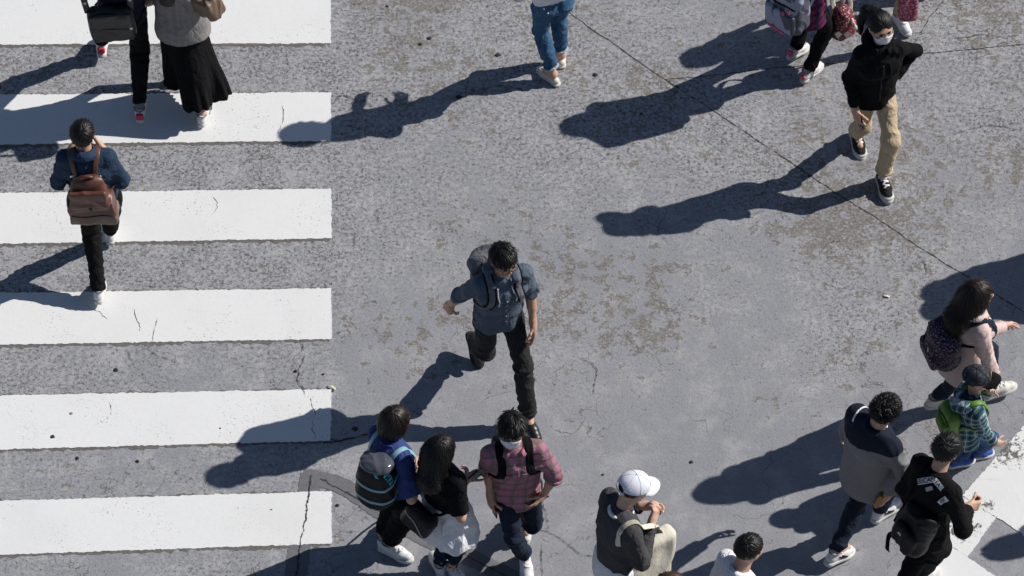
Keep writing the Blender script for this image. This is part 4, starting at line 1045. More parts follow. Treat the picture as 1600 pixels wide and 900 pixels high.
def denim_jacket_walker():
    p = Person(1.68, 88, (152, 308, .87), (132, 241, 1.39), (129, 208, 1.55), (172, 360, .12), (154, 452, .12), (160, 232, 1.20), (112, 232, 1.18), RE=(186, 275), LE=(95, 272), hyaw=84, hpitch=4, llift=-8, rlift=0, rdir=(-.6, .6, .5), ldir=(.6, .6, .4))
    p.build_body(SKIN, 'person in denim jacket with hands raised, walking up the bars', GR)
    p.legs(BLACK2, e=.012, hemr=.052, length=1.0); p.top(DEN_JACK, 'jacket', sleeve=.96, e=.016, hem=.11, boxy=.8, se=.014, flare=.0, shoulder=.0)
    p.collar(DEN_JACK, gap=24, flare=.042, h=.060); p.strip_on('yoke_seam', [p.t(x, -.16, .72) for x in (-.15, -.07, 0, .07, .15)], .010, DEN_JACK, .003, .004)
    p.shoes(SHOE_W, RUB_W, L=.265); p.hair('short', HAIR_K, 17, lift=.008, length=.08, n=900, nape=.05)
    R = axes(p, -4); c = p.t(.012, -.175, .47)
    def q(x, y, z): return c + R[0] * x + R[1] * y + R[2] * z
    sh = [cone(q(0, 0, .17), q(0, -.02, -.16), .055, .080, .04, R[0], 2.0, True, ksb=1.95), rbox(q(0, -.015, -.075), A(.160, .075, .105), R, .016, .03)]
    b = Bag('backpack', sh, LEATHER, 'brown leather backpack on the denim jacket walker', 'backpack', p.yaw, Folds(.006, 9))
    fl = [cone(q(0, -.015, .165), q(0, -.085, .02), .030, .020, .03, R[0], 3.6, True, ksb=6.2), rbox(q(0, -.085, .065), A(.128, .016, .095), R, .012, .02)]
    b.part('flap', solid(fl, .007, Folds(.005, 11)), LEATHER); b.part('base_panel', solid([rbox(q(0, -.018, -.145), A(.164, .079, .040), R, .014)], .008, Folds(.003, 11)), TAUPE)
    b.part('handle', tube(smooth_path([q(-.05, .0, .19), q(-.045, -.01, .235), q(0, -.015, .25), q(.045, -.01, .235), q(.05, 0, .19)], 16), .011, 7), LEATHER)
    b.part('buckle', solid([rbox(q(.005, -.105, -.005), A(.012, .008, .022), R, .004)], .004), BLACKL)
    for d in (1, -1):
        st = shoulder_strap(b, p, d, LEATHER, .036, top=(.055, -.15, .70), bottom=(.13, -.17, .10), thick=.006)
        pp = p.on_top([p.t(.085 * d, -.12, .82)], .010)[0][0]; b.part('strap_buckle', solid([rbox(pp, A(.024, .006, .014), axes(p), .004)], .005), METAL, st)
    b.band('zip', [q(-.14, -.08, -.09), q(0, -.12, -.085), q(.14, -.08, -.09)], .010, BLACKL, .003)
def starred_bag_walker():
    p = Person(1.74, 92, (190, 12, .89), (180, -64, 1.42), (178, -98, 1.59), (218, 168, .11), (158, 66, .14), (212, -10, 1.02), (150, -20, 1.0), RE=(222, -40), LE=(140, -35), llift=-12, rcurl=.4)
    p.build_body(SKIN, 'person in slim black trousers and white red-heeled sneakers, cropped at top', GR)
    p.legs(BLACK2, e=.012, hemr=.052, length=.93); p.top(NAVY, sleeve=.97, e=.02, hem=.08); p.collar(NAVY)
    p.shoes(SHOE_W, RUB_W, trim=RED, sock=SOCK_G); p.hair('short', HAIR_K, 23)
    R = axes(p, 2, -3); c = p.t(-.065, -.165, .06)
    def q(x, y, z): return c + R[0] * x + R[1] * y + R[2] * z
    b = Bag('shoulder_bag', [rbox(q(0, 0, 0), A(.155, .05, .16), R, .045)], BLACKL, 'black shoulder bag with starred strap on the back of the slim trousered walker', 'bag', p.yaw, Folds(.007, 8))
    b.part('flap', solid([rbox(q(0, -.042, .07), A(.148, .012, .075), R, .011)], .007, Folds(.007, 9)), BLACKL); b.part('pocket', solid([rbox(q(0, -.045, -.075), A(.142, .012, .07), R, .011)], .007, Folds(.006, 9)), BLACKL)
    b.part('zip_pull', solid([rbox(q(.135, -.06, -.005), A(.012, .006, .012), R, .004)], .004), METAL)
    for sg in (-1, 1):
        P_ = smooth_path([q(.15 * sg, 0, .13), q(.16 * sg, .02, .30), q(.14 * sg, .06, .5), p.t(.10 * sg, .02, 1.03)], 16); st = b.part('strap', ribbon(P_, np.tile(-p.sf, (16, 1)), .045, .005), BLACKL)
        for zz in (3, 6):
            a5 = np.arange(10) * math.pi / 5; rr = np.where(np.arange(10) % 2 == 0, .020, .008); o = P_[zz] - p.sf * .0045
            b.part('star', (np.array([o + p.sr * math.sin(t_) * r_ + p.tu * math.cos(t_) * r_ for t_, r_ in zip(a5, rr)]), [tuple(range(10))[::-1]]), WHITE_P, st)
def long_skirt_woman():
    p = Person(1.62, 78, (284, 20, .86), (268, -50, 1.34), (266, -82, 1.5), (316, 178, .10), (288, 108, .12), (238, 0, .95), (312, -30, 1.1), RE=(310, -20), LE=(232, -10), fem=True, rcurl=.4)
    p.An = dict(p.An); p.build_body(SKIN3, 'person in grey checked jacket and long black pleated skirt', GR)
    k = p.k; hem = lerp(p.An[1], p.An[-1], .42) + UP * .03; a1 = p.An[1] + UP * .065 - p.r * .03
    sk = [cone(p.P + UP * .10, p.P - UP * .10, .09, .115, .05, p.r, 1.3), cone(p.P - UP * .12, hem + A(-.03, .10, .06), .105, .118, .06, p.r, 1.28, True, ksb=1.15), cone(p.P - UP * .1, a1, .105, .092, .06, p.r, 1.25, True, ksb=1.1), cone(p.P - UP * .25 + p.r * .07, U(346, 152, .12), .08, .066, .06, p.r, 1.2, True, ksb=1.3), cone(p.P - UP * .25 - p.r * .07, U(272, 132, .15), .08, .06, .06, p.r, 1.1, True, ksb=1.2)]
    def pleat(V):
        q = V - lerp(p.P, hem, .5); a = np.arctan2(q @ p.r, q @ p.f); t = np.clip((p.P[2] + .05 - V[:, 2]) / .5, 0, 1)
        t2 = np.clip((p.P[2] - .12 - V[:, 2]) / .5, 0, 1); return .010 * t2 * np.sin(a * 26 + 5.0 * noise(V, (3, 3, 2)) + 4 * V[:, 2]) * (.6 + .6 * noise(V, 5)) + .022 * t2 * noise(V, (6, 6, 1.8))
    p.pants = p.part('skirt', solid(sk, .0085, pleat), BLACK)
    p.top(PLAID_G, 'jacket', sleeve=.97, e=.036, hem=.17, boxy=.9, se=.024, flare=.05, shoulder=.012); p.collar(PLAID_G)
    p.strip_on('back_seam', [p.t(0, -.18, z) for z in (-.15, .2, .5, .85)], .006, PLAID_G, .002, .004)
    p.shoes(SHOE_W, RUB_W, L=.255); p.hair('long', HAIR_B, 29, length=.12, lift=.006)
    c = p.pick(318, 6, off=.05) + A(.03, .0, -.01); R = axes(p, 4, -14, -30)
    b = Bag('handbag', [rbox(c, A(.105, .065, .085), R, .03), ], TAUPE, 'taupe leather handbag at the elbow of the long skirt wearer', 'handbag', p.yaw, Folds(.006, 12))
    b.part('handle', tube(smooth_path([c + R[0] * -.07 + R[2] * .07, c + R[0] * -.05 + R[2] * .20, c + R[0] * .03 + R[2] * .21, c + R[0] * .07 + R[2] * .07], 16), .010, 7), TAUPE); b.part('flap', solid([rbox(c - R[1] * .05 + R[2] * .035, A(.10, .02, .05), R, .014)], .007), TAUPE)
def jeans_woman():
    p = Person(1.6, 112, (864, -2, .85), (852, -70, 1.33), (850, -102, 1.49), (877, 86, .085), (864, 116, .085), (880, -40, 1.0), (820, -45, 1.02), RE=(892, -20), LE=(815, -25), fem=True, wide=1.05, rtoe=18, ltoe=20)
    p.build_body(SKIN, 'person in blue cropped jeans and white slip-on shoes, cropped at the top edge', GR)
    p.legs(DEN_MID, 'jeans', e=.012, hemr=.054, length=.84, kneer=.062); p.top(WHITEC, sleeve=.5, e=.02, hem=-.07); p.neckband(WHITEC)
    for pts in (((838, 8), (853, 6), (868, 8)), ((876, 3), (886, 0), (893, -3))):
        P_ = np.array([p.pick(u, v, p.legp, .002) for u, v in pts]); g = grad(p.legp, P_); n = 8; P_ = smooth_path(P_, n) - UP * .045; P_ = project(p.legp, P_, .003); p.part('pocket', ribbon(P_, grad(p.legp, P_), .11, .004), DEN_MID, p.pants)
    for u, v in ((848, 8), (856, 21), (850, 14)): p.part('rip', solid([ell(p.pick(u, v, p.legp, .006), A(.008, .006, .012), None)], .004), WHITEC, p.pants)
    for d in (1, -1):
        a = lerp(p.K[d], p.An[d], .825); c = lerp(p.K[d], p.An[d], .848); p.part('frayed_hem', solid([cone(a, c, .0535, .054, .01, None, 1, True, flata=True)], .006, Folds(.004, 40)), plain('frayed_denim', (.35, .42, .5), .9) if d == 1 else bpy.data.materials['frayed_denim'], p.pants)
    p.shoes(SHOE_C, RUB_W, style='flat', L=.262); p.hair('bob', HAIR_K, 31, length=.1)
def patterned_pack_girl():
    p = Person(1.50, 50, (1262, 0, .78), (1266, -66, 1.24), (1270, -94, 1.38), (1262, 110, .10), (1243, 74, .12), (1318, -8, .78), (1230, -20, .85), RE=(1308, -40), fem=True, llift=-14)
    p.build_body(SKIN3, 'person in black trousers and white sneakers with pink heels', GR)
    p.legs(BLACK, e=.016, hemr=.055, length=.97); p.top(PLAID_E, sleeve=.96, e=.022, hem=.20, boxy=.8, flare=.02); p.collar(PLAID_E); p.shoes(SHOE_W, RUB_W, trim=PINKT, L=.285); p.hair('long', HAIR_K, 37, length=.1)
    R = axes(p, 3); c = p.t(-.02, -.20, .24)
    def q(x, y, z): return c + R[0] * x + R[1] * y + R[2] * z
    b = Bag('backpack', [rbox(q(0, 0, .04), A(.15, .085, .24), R, .05)], TRI, 'grey and pale blue triangle print backpack with pink zip pulls', 'backpack', p.yaw)
    b.part('front_pocket', solid([rbox(q(0, -.085, -.06), A(.13, .035, .11), R, .03)], .008), TRI); b.band('zip', [q(-.13, -.10, .10), q(0, -.14, .10), q(.13, -.10, .10)], .014, BLACK, .004)
    for x in (.10, .05): b.part('zip_pull', solid([rbox(q(x, -.125, .02 + x), A(.010, .008, .024), R, .005)], .005), PINKT)
    b.part('pink_tab', solid([rbox(q(-.02, -.11, -.17), A(.075, .014, .014), R, .006)], .006), PINKT)
    for d in (1, -1): shoulder_strap(b, p, d, TRI, .045, top=(.06, -.15, .80), bottom=(.1, -.17, .05))
    g = U(1316, 36, .42); bb = Bag('bucket_bag', [cone(g + UP * .09, g - UP * .08, .075, .088, .03, None, 1, True), ell(g - UP * .075, A(.09, .09, .02), None)], ETHNIC, 'red woven bucket bag with fringe hanging beside the triangle backpack', 'bag', p.yaw, Folds(.006, 14))
    bb.part('strap', ribbon(smooth_path([g + A(-.05, 0, .08), g + A(-.075, .05, .22), p.Wr[1] + A(0, 0, .0)], 12), np.tile(nrm(A(.3, -1, .5)), (12, 1)), .035, .005), CREAM); bb.part('strap', ribbon(smooth_path([g + A(.05, 0, .08), g + A(.05, .03, .2), p.Wr[1]], 12), np.tile(nrm(A(.3, -1, .5)), (12, 1)), .03, .005), CREAM)
    for i in range(4): bb.part('tassel', solid([cone(g + A(.06 + .02 * i, -.05, .10 - .02 * i), g + A(.09 + .022 * i, -.07, .03 - .03 * i), .010, .016, .01)], .006, Folds(.004, 50)), (CREAM, RED, ETHNIC, HAIR_R)[i])
    for x in (-.03, .035):
        o = g + A(x, -.087, -.02); bb.part('diamond', (np.array([o + A(0, -.004, .035), o + A(-.028, -.002, 0), o + A(0, -.012, -.035), o + A(.028, -.002, 0)]), [(0, 1, 2, 3)]), CREAM)
def paisley_bag_walker():
    p = Person(1.38, 60, (1418, -92, .72), (1424, -150, 1.13), (1426, -176, 1.27), (1404, 24, .09), (1440, -20, .10), (1424, -60, .62), (1390, -120, .75), fem=True, rtoe=120, ltoe=100)
    p.build_body(SKIN3, 'person in beige trousers and white shoes mostly hidden behind the masked person', GR)
    p.legs(BEIGE, e=.02, hemr=.066, length=.95); p.top(WHITEC, sleeve=.9, e=.03, hem=.12); p.neckband(WHITEC); p.shoes(SHOE_W, RUB_W, L=.29); p.hair('bob', HAIR_B, 41, length=.09)
    g = U(1419, 6, .42); R = np.stack([nrm(A(1, .3, 0)), nrm(A(-.3, 1, 0)), UP])
    b = Bag('tote_bag', [rbox(g, A(.068, .035, .16), R, .03)], PAISLEY, 'pink and red paisley cloth bag beside the beige trousers', 'tote bag', p.yaw, Folds(.008, 12))
    b.part('handle', tube(smooth_path([g + R[0] * -.04 + UP * .15, g + R[0] * -.02 + UP * .24, g + R[0] * .02 + UP * .24, g + R[0] * .04 + UP * .15], 12), .008, 6), PAISLEY)
def blue_tee_woman():
    p = Person(1.62, 38, (612, 756, .86), (610, 693, 1.34), (619, 655, 1.495), (608, 850, .10), (598, 838, .11), (652, 742, 1.0), (648, 720, 1.02), RE=(642, 762), LE=(640, 720), fem=True, hyaw=35, hpitch=-10, rtoe=66, ltoe=48, wide=1.04)
    p.build_body(SKIN, 'bob-haired person in royal blue tee and wide black trousers', GR)
    p.legs(BLACK, e=.034, hemr=.066, length=.86, kneer=.092, seat=.015); p.top(ROYAL, sleeve=.44, e=.024, hem=.02, boxy=.8, se=.026); p.neckband(ROYAL)
    p.shoes(SHOE_W, RUB_W, L=.285); p.hair('bob', HAIR_B, 43, length=.11, lift=.008, n=900)
    R = axes(p, -6, 0, 26); c = p.t(.065, -.165, .56)
    def q(x, y, z): return c + R[0] * x + R[1] * y + R[2] * z
    b = Bag('backpack', [cone(q(0, 0, .13), q(0, -.01, -.13), .092, .102, .05, R[0], 1.30), rbox(q(0, 0, 0), A(.125, .095, .175), R, .065)], NYLON, 'black sports backpack with grey-blue bands and teal logo', 'backpack', p.yaw, Folds(.003, 8))
    b.part('lid', solid([ell(q(-.005, -.01, .195), A(.116, .092, .042), R)], .007, Folds(.005, 11)), plain('clear_vinyl', (.075, .08, .10), .12, .6, 0, .3, 12, .6))
    for z in (.075, -.09):
        cc = [q(math.sin(a) * .22, -math.cos(a) * .2, z - .05 * math.cos(a) * (z > 0)) for a in np.linspace(-2.0, 2.0, 20)]; b.band('band', cc, .022, REFL, .003, .004, 30)
    V, F = text_geo('NIKE', .068); nr = nrm(grad(b.p, b.pick(604, 750)[None])[0]); o = b.pick(602, 750); xd = nrm(np.cross(UP, nr)); yd = np.cross(nr, xd)
    xr, yr = rotv(xd, nr, math.radians(-64)), rotv(yd, nr, math.radians(-64)); printed(b, 'logo_lettering', (V, F), b.p, o + xr * .012 + yr * .022, xr, yr, TEAL)
    sw = np.array([(-.075, .030), (-.085, .0), (-.07, -.022), (-.045, -.024), (.09, .040), (-.035, .0), (-.055, .002), (-.066, .012)]); ns = [(0, 1, 7), (1, 2, 7), (2, 6, 7), (2, 3, 6), (3, 5, 6), (3, 4, 5)]
    printed(b, 'logo_mark', (np.c_[sw, np.zeros(8)], ns), b.p, o - yr * .035 - xr * .01, xr, yr, TEAL, None, .006)
    for d in (1, -1):
        k = p.k; pts = [q(.09 * d, .06, .12), p.t(.09 * d, -.12, .80), p.t(.095 * d, -.06, .97), p.t(.098 * d, .02, 1.02), p.t(.10 * d, .10, .92), p.t(.12 * d, .12, .7), p.t(.14 * d, .08, .5), p.t(.15 * d, -.02, .4), q(.12 * d, .06, -.12)]
        P_ = smooth_path(pts, 40); Q_ = project(p.topp, P_, .006, 10); w_ = np.clip((np.arange(40) - 1) / 5, 0, 1)[:, None] * np.clip((39 - np.arange(40)) / 6, 0, 1)[:, None]; P_ = P_ * (1 - w_) + Q_ * w_
        b.part('strap', ribbon(P_, grad(p.topp, P_), .034, .006), REFL)
def black_tee_woman():
    p = Person(1.58, 48, (698, 792, .83), (689, 732, 1.30), (690, 700, 1.455), (706, 884, .09), (686, 882, .09), (724, 758, 1.05), (728, 750, 1.06), RE=(720, 800), LE=(725, 770), fem=True, hyaw=42, hpitch=-16, rcurl=.9, rdir=(-.3, .8, .4), ldir=(.3, .8, .4), rtoe=100, ltoe=60)
    p.build_body(SKIN, 'long-haired person in black tee and white overskirt looking at phone', GR)
    p.legs(DEN_DARK, e=.006, hemr=.046)
    sk = [cone(p.t(0, 0, .22), p.P - UP * .06, .105, .130, .03, p.r, 1.3), cone(p.P - UP * .05, p.P - UP * .27 - A(-.03, .02, 0), .130, .165, .04, p.r, 1.30, True, ksb=1.25)]
    p.part('overskirt', solid(sk, .0085, Folds(.010, 7).at(p.P - UP * .18, p.r, .3, 60, .012)), WHITEC)
    p.top(BLACK, sleeve=.42, e=.020, hem=-.10, boxy=.6, se=.018); p.neckband(BLACK); p.shoes(SHOE_W, RUB_W, L=.26, style='sneaker'); p.hair('long', HAIR_K, 47, length=.085, lift=.008, n=900, tail=.05)
    phone(p, -1, PHONE, 'dark phone held up by the person in black tee')
    R = axes(p, 0, 22); c = p.t(-.055, -.205, .05)
    b = Bag('sling_bag', [rbox(c, A(.115, .055, .14), R, .045)], NYLON, 'small black sling bag with pale zip on the hip above the white overskirt', 'bag', p.yaw)
    b.band('zip', [c + R[0] * -.11 + R[2] * .08 - R[1] * .06, c + R[0] * .0 + R[2] * .04 - R[1] * .08, c + R[0] * .10 - R[2] * .06 - R[1] * .06], .008, METAL, .002)
    for pix in ([(686, 806), (700, 798), (712, 788), (722, 778), (727, 768)], [(660, 775), (655, 755), (655, 735), (660, 716), (672, 706)]):
        P_ = smooth_path([p.pick(u, v, p.topp + sk, .006) for u, v in pix], 18); P_[0] = lerp(P_[0], c, .3); P_ = project(p.topp + sk, P_, .006, 3); b.part('strap', ribbon(P_, grad(p.topp + sk, P_), .022, .005), BLACK)
def white_cap_man():
    p = Person(1.76, 22, (960, 876, .91), (970, 800, 1.44), (991, 762, 1.60), (962, 1010, .1), (925, 985, .13), (1018, 817, 1.22), (1004, 790, 1.25), RE=(1004, 868), LE=(985, 800), hyaw=26, hpitch=-14, syaw=26, rdir=(-.35, .5, .75), ldir=(.3, .8, -.1), rcurl=1.1, lcurl=1.1, rpole=(.8, -.3, -.8))
    p.build_body(SKIN3, 'person in white baseball cap and dark grey sweatshirt', GR)
    p.legs(BLACK2, e=.008, hemr=.056); p.part('white_undershirt', solid([cone(p.P, p.P - UP * .108, .128, .136, .02, p.r, 1.42, True)], .0085, Folds(.004, 8)), WHITEC)
    p.top(GREYK, 'sweatshirt', sleeve=.96, e=.026, hem=.095, boxy=.85, se=.026, flare=.0); p.part('tee_collar', tube([p.N + p.tu * .026 + (p.sr * math.sin(a) * .070 + p.sf * math.cos(a) * .076) - p.tu * .025 * (math.cos(a) * .5 + .5) for a in np.linspace(0, 6.2832, 33)[:-1]], .014, 8, True), WHITEC, p.shirt)
    p.shoes(SHOE_W, RUB_W); p.hair('short', HAIR_K, 53, n=200, lift=.0, length=.025); p.cap(CAPW, size=1.06)
    R = axes(p, 0, -6, 8); c = U(1014, 876, .88)
    b = Bag('tote_bag', [rbox(c, A(.175, .05, .22), np.stack([R[1], R[0], R[2]]), .035)], CREAM, 'cream canvas tote bag under the arm of the white cap wearer', 'tote bag', p.yaw, Folds(.012, 5))
    for o in (-.025, .025):
        P_ = smooth_path([c + R[1] * -.08 + R[2] * .18 + R[0] * o, p.t(.15, -.075, .74), p.t(.135, -.04, .97), p.t(.13, .02, 1.01), p.t(.14, .10, .93), c + R[1] * .06 + R[2] * .3, c + R[1] * .09 + R[2] * .19 + R[0] * o], 36); Q_ = onto(p.topp, P_, .008 + abs(o) * .1, 10); w_ = np.clip((np.arange(36) - 4) / 5, 0, 1)[:, None] * np.clip((26 - np.arange(36)) / 5, 0, 1)[:, None]
        P_ = P_ * (1 - w_) + Q_ * w_; b.part('strap', ribbon(P_, grad(p.topp, P_), .034, .006), CREAM)
def white_shirt_man():
    p = Person(1.72, 28, (1148, 968, .89), (1155, 894, 1.41), (1171, 856, 1.575), (1160, 1100, .1), (1120, 1085, .12), (1185, 985, .85), (1150, 950, .85), hyaw=38, hpitch=-4)
    p.build_body(SKIN2, 'black-haired person in white polo shirt at the bottom edge', GR); p.legs(NAVY); p.top(WHITEC, sleeve=.44, e=.024, se=.02); p.collar(WHITEC, gap=28, flare=.03); p.shoes(SHOE_K, RUB_K); p.hair('short', HAIR_K, 59, lift=.006, length=.04, n=900)
def grey_jacket_man():
    p = Person(1.72, 42, (1352, 730, .88), (1367, 668, 1.41), (1385, 640, 1.575), (1376, 795, .11), (1306, 862, .13), (1388, 772, .82), (1322, 680, .80), RE=(1402, 730), LE=(1316, 682), hyaw=40, hpitch=-8, llift=-14, wide=1.06, rcurl=.8, lcurl=.9)
    p.build_body(SKIN, 'tousle-haired person in grey jacket with navy yoke', GR)
    p.legs(NAVY, e=.014, hemr=.054); z0 = float(p.N[2]) - .155
    p.top(two_tone('grey_navy_jacket', (.011, .016, .030), (.20, .20, .21), z0, .16, -.22), 'jacket', sleeve=.97, e=.032, hem=.16, boxy=.95, se=.026, flare=.016, shoulder=.008); p.collar(NAVY, gap=30, h=.03, flare=.03)
    p.part('white_collar', tube([p.N + p.tu * .030 + (p.sr * math.sin(a) * .070 + p.sf * math.cos(a) * .078) * p.k - p.tu * .02 * (math.cos(a) * .5 + .5) for a in np.linspace(.5, 5.8, 30)], .009, 8), WHITEC, p.shirt)
    p.strip_on('shoulder_stripe', [p.t(-.12, -.06, .98), p.t(-.145, .0, .97), p.t(-.15, .05, .93)], .012, WHITEC, .004, .004)
    p.shoes(SHOE_W, RUB_W, L=.285, stripe=CHAR); p.hair('spiky', HAIR_K, 61, length=.045, n=1500, lift=.0)
    W, f, n, l = p.hfr[1]; R = np.stack([l, f, n]); c = W + f * .075 + n * .028; b = Bag('wallet', [rbox(c, A(.045, .06, .012), R, .008)], TAN_L, 'tan leather wallet in the hand of the grey jacket wearer', 'wallet', p.yaw, h=.005); b.part('fold', solid([rbox(c + l * .043, A(.006, .058, .015), R, .005)], .004), TAN_L)
def black_print_man():
    p = Person(1.74, 40, (1447, 818, .9), (1464, 740, 1.43), (1480, 700, 1.595), (1436, 898, .10), (1402, 930, .13), (1512, 792, 1.02), (1430, 800, .85), RE=(1500, 792), hyaw=42, hpitch=-4, llift=-16, rcurl=1.5, rdir=(.2, .9, -.3))
    p.build_body(SKIN, 'person in black sweatshirt with white lettering on the back', GR)
    p.legs(BLACK, e=.02, hemr=.060, kneer=.075); p.top(BLACK2, 'sweatshirt', sleeve=.95, e=.022, hem=.10, boxy=.75, se=.016); p.neckband(BLACK2); p.shoes(SHOE_W, RUB_W); p.hair('short', HAIR_K, 67, lift=.016, length=.08, n=900)
    def lay(name, u, v, w, h, ang, txt, mat=WHITE_P):
        o = p.pick(u, v, off=.002); nr = grad(p.topp, o[None])[0]; xd = nrm(np.cross(UP, nr)); yd = np.cross(nr, xd); xd, yd = rotv(xd, nr, math.radians(ang)), rotv(yd, nr, math.radians(ang))
        pt = printed(p, name, rect2(w, h), p.topp, o, xd, yd, mat, p.shirt, .012)
        if txt: printed(p, 'lettering', text_geo(txt, h * 1.02), p.topp, o, xd, yd, BLACK_P, p.shirt, .0145)
    lay('print_band', 1447, 751, .135, .040, 44, 'ERICAN'); lay('print_band', 1466, 756, .095, .034, -30, 'EA'); lay('print_band', 1474, 781, .10, .034, 56, 'ANY'); lay('print_block', 1453, 763, .05, .026, 42, None, plain('grey_print', (.4, .4, .41), .8))
    R = axes(p, -6, 8); c = p.t(.055, -.175, .30)
    def q(x, y, z): return c + R[0] * x + R[1] * y + R[2] * z
    b = Bag('backpack', [rbox(q(0, 0, 0), A(.12, .07, .185), R, .055)], NYLON, 'black backpack slung low on the person with lettered sweatshirt', 'backpack', p.yaw, Folds(.014, 9))
    b.part('front_pocket', solid([rbox(q(.0, -.075, -.06), A(.095, .035, .09), R, .03)], .008, Folds(.008, 14)), NYLON); b.part('buckle', solid([rbox(q(-.02, -.115, -.02), A(.018, .006, .010), R, .003)], .004), METAL)
    b.part('strap', ribbon(smooth_path([q(-.10, 0, -.2), q(-.13, -.02, -.25), q(-.09, -.04, -.33), q(-.08, -.03, -.36)], 12), np.tile(-p.sf, (12, 1)), .035, .005), BLACK)
    b.band('pale_trim', [q(-.14, -.05, -.05), q(-.14, -.06, -.14), q(-.09, -.07, -.215), q(-.02, -.07, -.22)], .016, WHITE_P, .003)
    for d in (-1,): shoulder_strap(b, p, d, BLACK, .045, top=(.08, -.17, .55), bottom=(.12, -.18, .1))
def pink_coat_woman():
    p = Person(1.61, 22, (1504, 528, .84), (1521, 487, 1.31), (1529, 458, 1.47), (1462, 622, .11), (1550, 606, .13), (1552, 585, .72), (1567, 509, .97), RE=(1545, 545), LE=(1566, 497), fem=True, hyaw=4, hpitch=-2, rtoe=8, llift=6, rlift=-6, rcurl=.7, lcurl=.7)
    p.build_body(SKIN3, 'long-haired person in pale pink coat with raised hand', GR)
    p.legs(DEN_DARK, e=.010, hemr=.056, length=.95); p.top(PINKC, 'coat', sleeve=.97, e=.026, hem=.30, boxy=.75, se=.018, flare=.055); p.collar(PINKC, gap=30, flare=.045, h=.04, r=.075)
    p.shoes(SHOE_C, RUB_W, L=.285); p.hair('long', HAIR_B, 71, length=.16, lift=.014, n=900, tail=.19, fw=.10); p.face(HAIR_B)
    R = axes(p, 8); c = p.t(.05, -.185, .33)
    def q(x, y, z): return c + R[0] * x + R[1] * y + R[2] * z
    b = Bag('backpack', [rbox(q(0, 0, 0), A(.14, .085, .215), R, .075), ell(q(0, -.03, -.05), A(.14, .10, .15), R, .04)], FLORAL, 'dark floral backpack on the pink coat wearer', 'backpack', p.yaw, Folds(.006, 9))
    b.part('front_pocket', solid([rbox(q(0, -.105, -.075), A(.11, .035, .09), R, .032)], .008), FLORAL); b.part('zip_pull', solid([rbox(q(.02, -.125, .06), A(.005, .006, .03), R, .003)], .004), METAL)
    for d in (1, -1): shoulder_strap(b, p, d, NAVY, .045, top=(.06, -.15, .62), bottom=(.12, -.16, .10))
def cap_child():
    p = Person(1.18, 18, (1510, 664, .56), (1519, 622, .905), (1528, 592, 1.03), (1524, 706, .075), (1494, 718, .09), (1552, 692, .48), (1546, 612, .88), RE=(1538, 668), hyaw=-4, hpitch=0, wide=1.05, rdir=(.1, .9, -.4), ldir=(.5, .1, .8), lpole=(-.6, .5, -.8))
    p.build_body(SKIN3, 'smallest person, in dark cap and teal checked shirt', GR)
    p.legs(DEN_KID, 'jeans', e=.014, hemr=.068, length=.98); p.top(PLAID_K, sleeve=.97, e=.022, hem=.20, boxy=.9, se=.020, flare=.012)
    hood = [cone(p.t(.06, .03, 1.0), p.t(.05, -.07, 1.0), .026, .034, .03), cone(p.t(.05, -.07, 1.0), p.t(0, -.10, .92), .034, .045, .03), cone(p.t(0, -.10, .92), p.t(-.05, -.07, 1.0), .045, .034, .03), cone(p.t(-.05, -.07, 1.0), p.t(-.06, .03, 1.0), .034, .026, .03)]
    p.part('hood', solid(hood, .008, Folds(.006, 14)), PLAID_K, p.shirt); p.collar(NAVY, stand=True, h=.05, r=.075)
    p.shoes(SHOE_B, RUB_W, L=.30); p.hair('short', HAIR_K, 73, n=150, lift=.0, length=.02); cp = p.cap(CAMO, BLACK2, hole=False, size=1.10); p.face(mouth=True)
    o = [cp]; em = solid([ell(p.h(.0, .1, .075), A(.022, .006, .02), p.HR)], .004); p.part('emblem', em, TAN_L, cp)
    R = axes(p, 4); c = p.t(0, -.135, .42); b = Bag('backpack', [rbox(c, A(.098, .05, .125), R, .045)], GREEN, 'lime green backpack on the smallest person', 'backpack', p.yaw)
    b.part('front_pocket', solid([rbox(c - R[1] * .055 - R[2] * .04, A(.075, .026, .06), R, .025)], .007), GREEN); b.band('zip', [c + R[0] * -.09 - R[1] * .05 + R[2] * .05, c - R[1] * .08 + R[2] * .07, c + R[0] * .09 - R[1] * .05 + R[2] * .05], .012, BLACK, .003)
    for d in (1, -1): shoulder_strap(b, p, d, GREEN, .038, top=(.06, -.13, .85), bottom=(.12, -.14, .3))
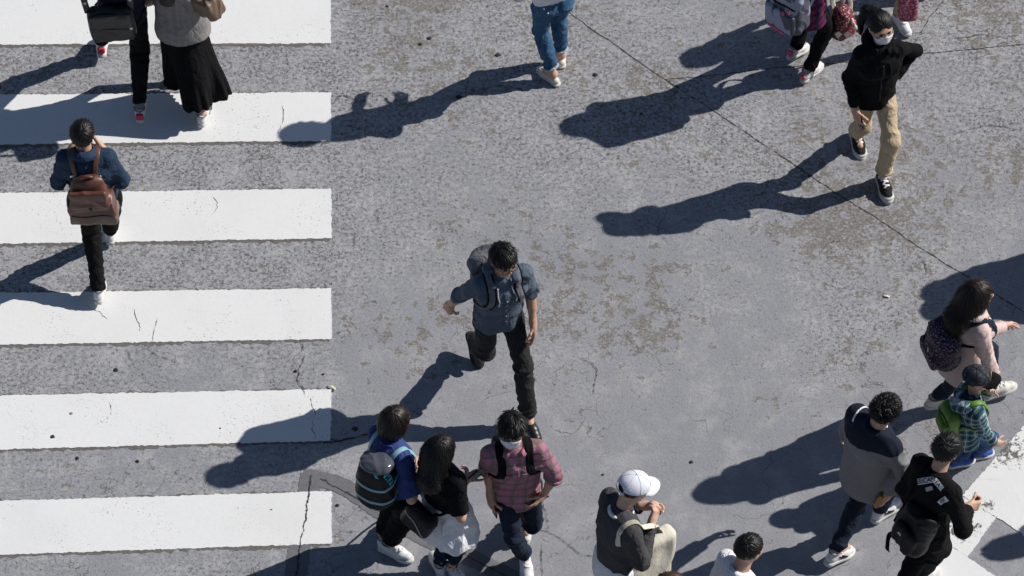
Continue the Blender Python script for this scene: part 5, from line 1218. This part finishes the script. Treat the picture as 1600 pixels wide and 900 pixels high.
def edge_people():
    """people just past the frame whose hand, hair or shadow the photograph shows"""
    RES[0] = 1.5
    p = Person(1.68, 70, (1900, 228, .88), (1897, 161, 1.38), (1897, 129, 1.54), (1925, 323, .1), (1875, 358, .1), (1925, 213, .9), (1867, 228, .85)); p.build_body(SKIN, 'taller person past the right edge casting the upper half of the double shadow', GR); p.legs(NAVY); p.top(GREYK, sleeve=.97, hem=.12, e=.05, flare=.02); p.collar(GREYK); p.shoes(SHOE_K, RUB_K); p.hair('short', HAIR_K, 91, n=300)
    p = Person(1.66, 85, (-48, 180, .87), (-50, 116, 1.37), (-50, 82, 1.53), (-40, 290, .1), (-60, 330, .1), (-12, 135, .84), (-70, 170, .8)); p.build_body(SKIN3, 'person past the left edge with only a hand in view', GR); p.legs(BLACK); p.top(BLACK, sleeve=.97); p.neckband(BLACK); p.shoes(SHOE_K, RUB_K); p.hair('short', HAIR_K, 81)
    p = Person(1.63, 60, (1890, 262, .86), (1886, 196, 1.35), (1886, 164, 1.50), (1915, 352, .1), (1868, 390, .1), (1900, 240, 1.05), (1850, 262, .85), fem=True); p.build_body(SKIN3, 'person past the right edge casting the shadow above the pink coat', GR); p.legs(DEN_DARK); p.top(GREYJ, sleeve=.97, hem=.2, e=.03, flare=.03); p.collar(GREYJ); p.shoes(SHOE_W, RUB_W); p.hair('bob', HAIR_K, 83, length=.1)
    p = Person(1.60, 200, (1990, 640, .85), (1990, 574, 1.33), (1990, 545, 1.48), (2010, 745, .1), (1970, 775, .1), (2000, 660, .8), (1970, 650, .8), fem=True); p.build_body(SKIN, 'person past the right edge casting the shadow on the diagonal bars', GR); p.legs(DEN_DARK); p.top(NAVY, sleeve=.97); p.collar(NAVY); p.shoes(SHOE_W, RUB_W); p.hair('bob', HAIR_B, 87, length=.1)
    p = Person(1.58, 15, (1040, 1012, .83), (1044, 948, 1.30), (1050, 916, 1.455), (1070, 1110, .1), (1015, 1118, .1), (1065, 1000, .8), (1025, 990, .8), fem=True); p.build_body(SKIN, 'brown-haired person at the bottom edge beside the tote bag', GR); p.legs(BLACK); p.top(BLACK, sleeve=.97); p.neckband(BLACK); p.shoes(SHOE_K, RUB_K); p.hair('bob', HAIR_R, 89, length=.1)
for build in (denim_man, hoodie_woman, plaid_man, denim_jacket_walker, starred_bag_walker, long_skirt_woman, jeans_woman, patterned_pack_girl, paisley_bag_walker, blue_tee_woman, black_tee_woman,
              white_cap_man, white_shirt_man, grey_jacket_man, black_print_man, pink_coat_woman, cap_child, edge_people): build()
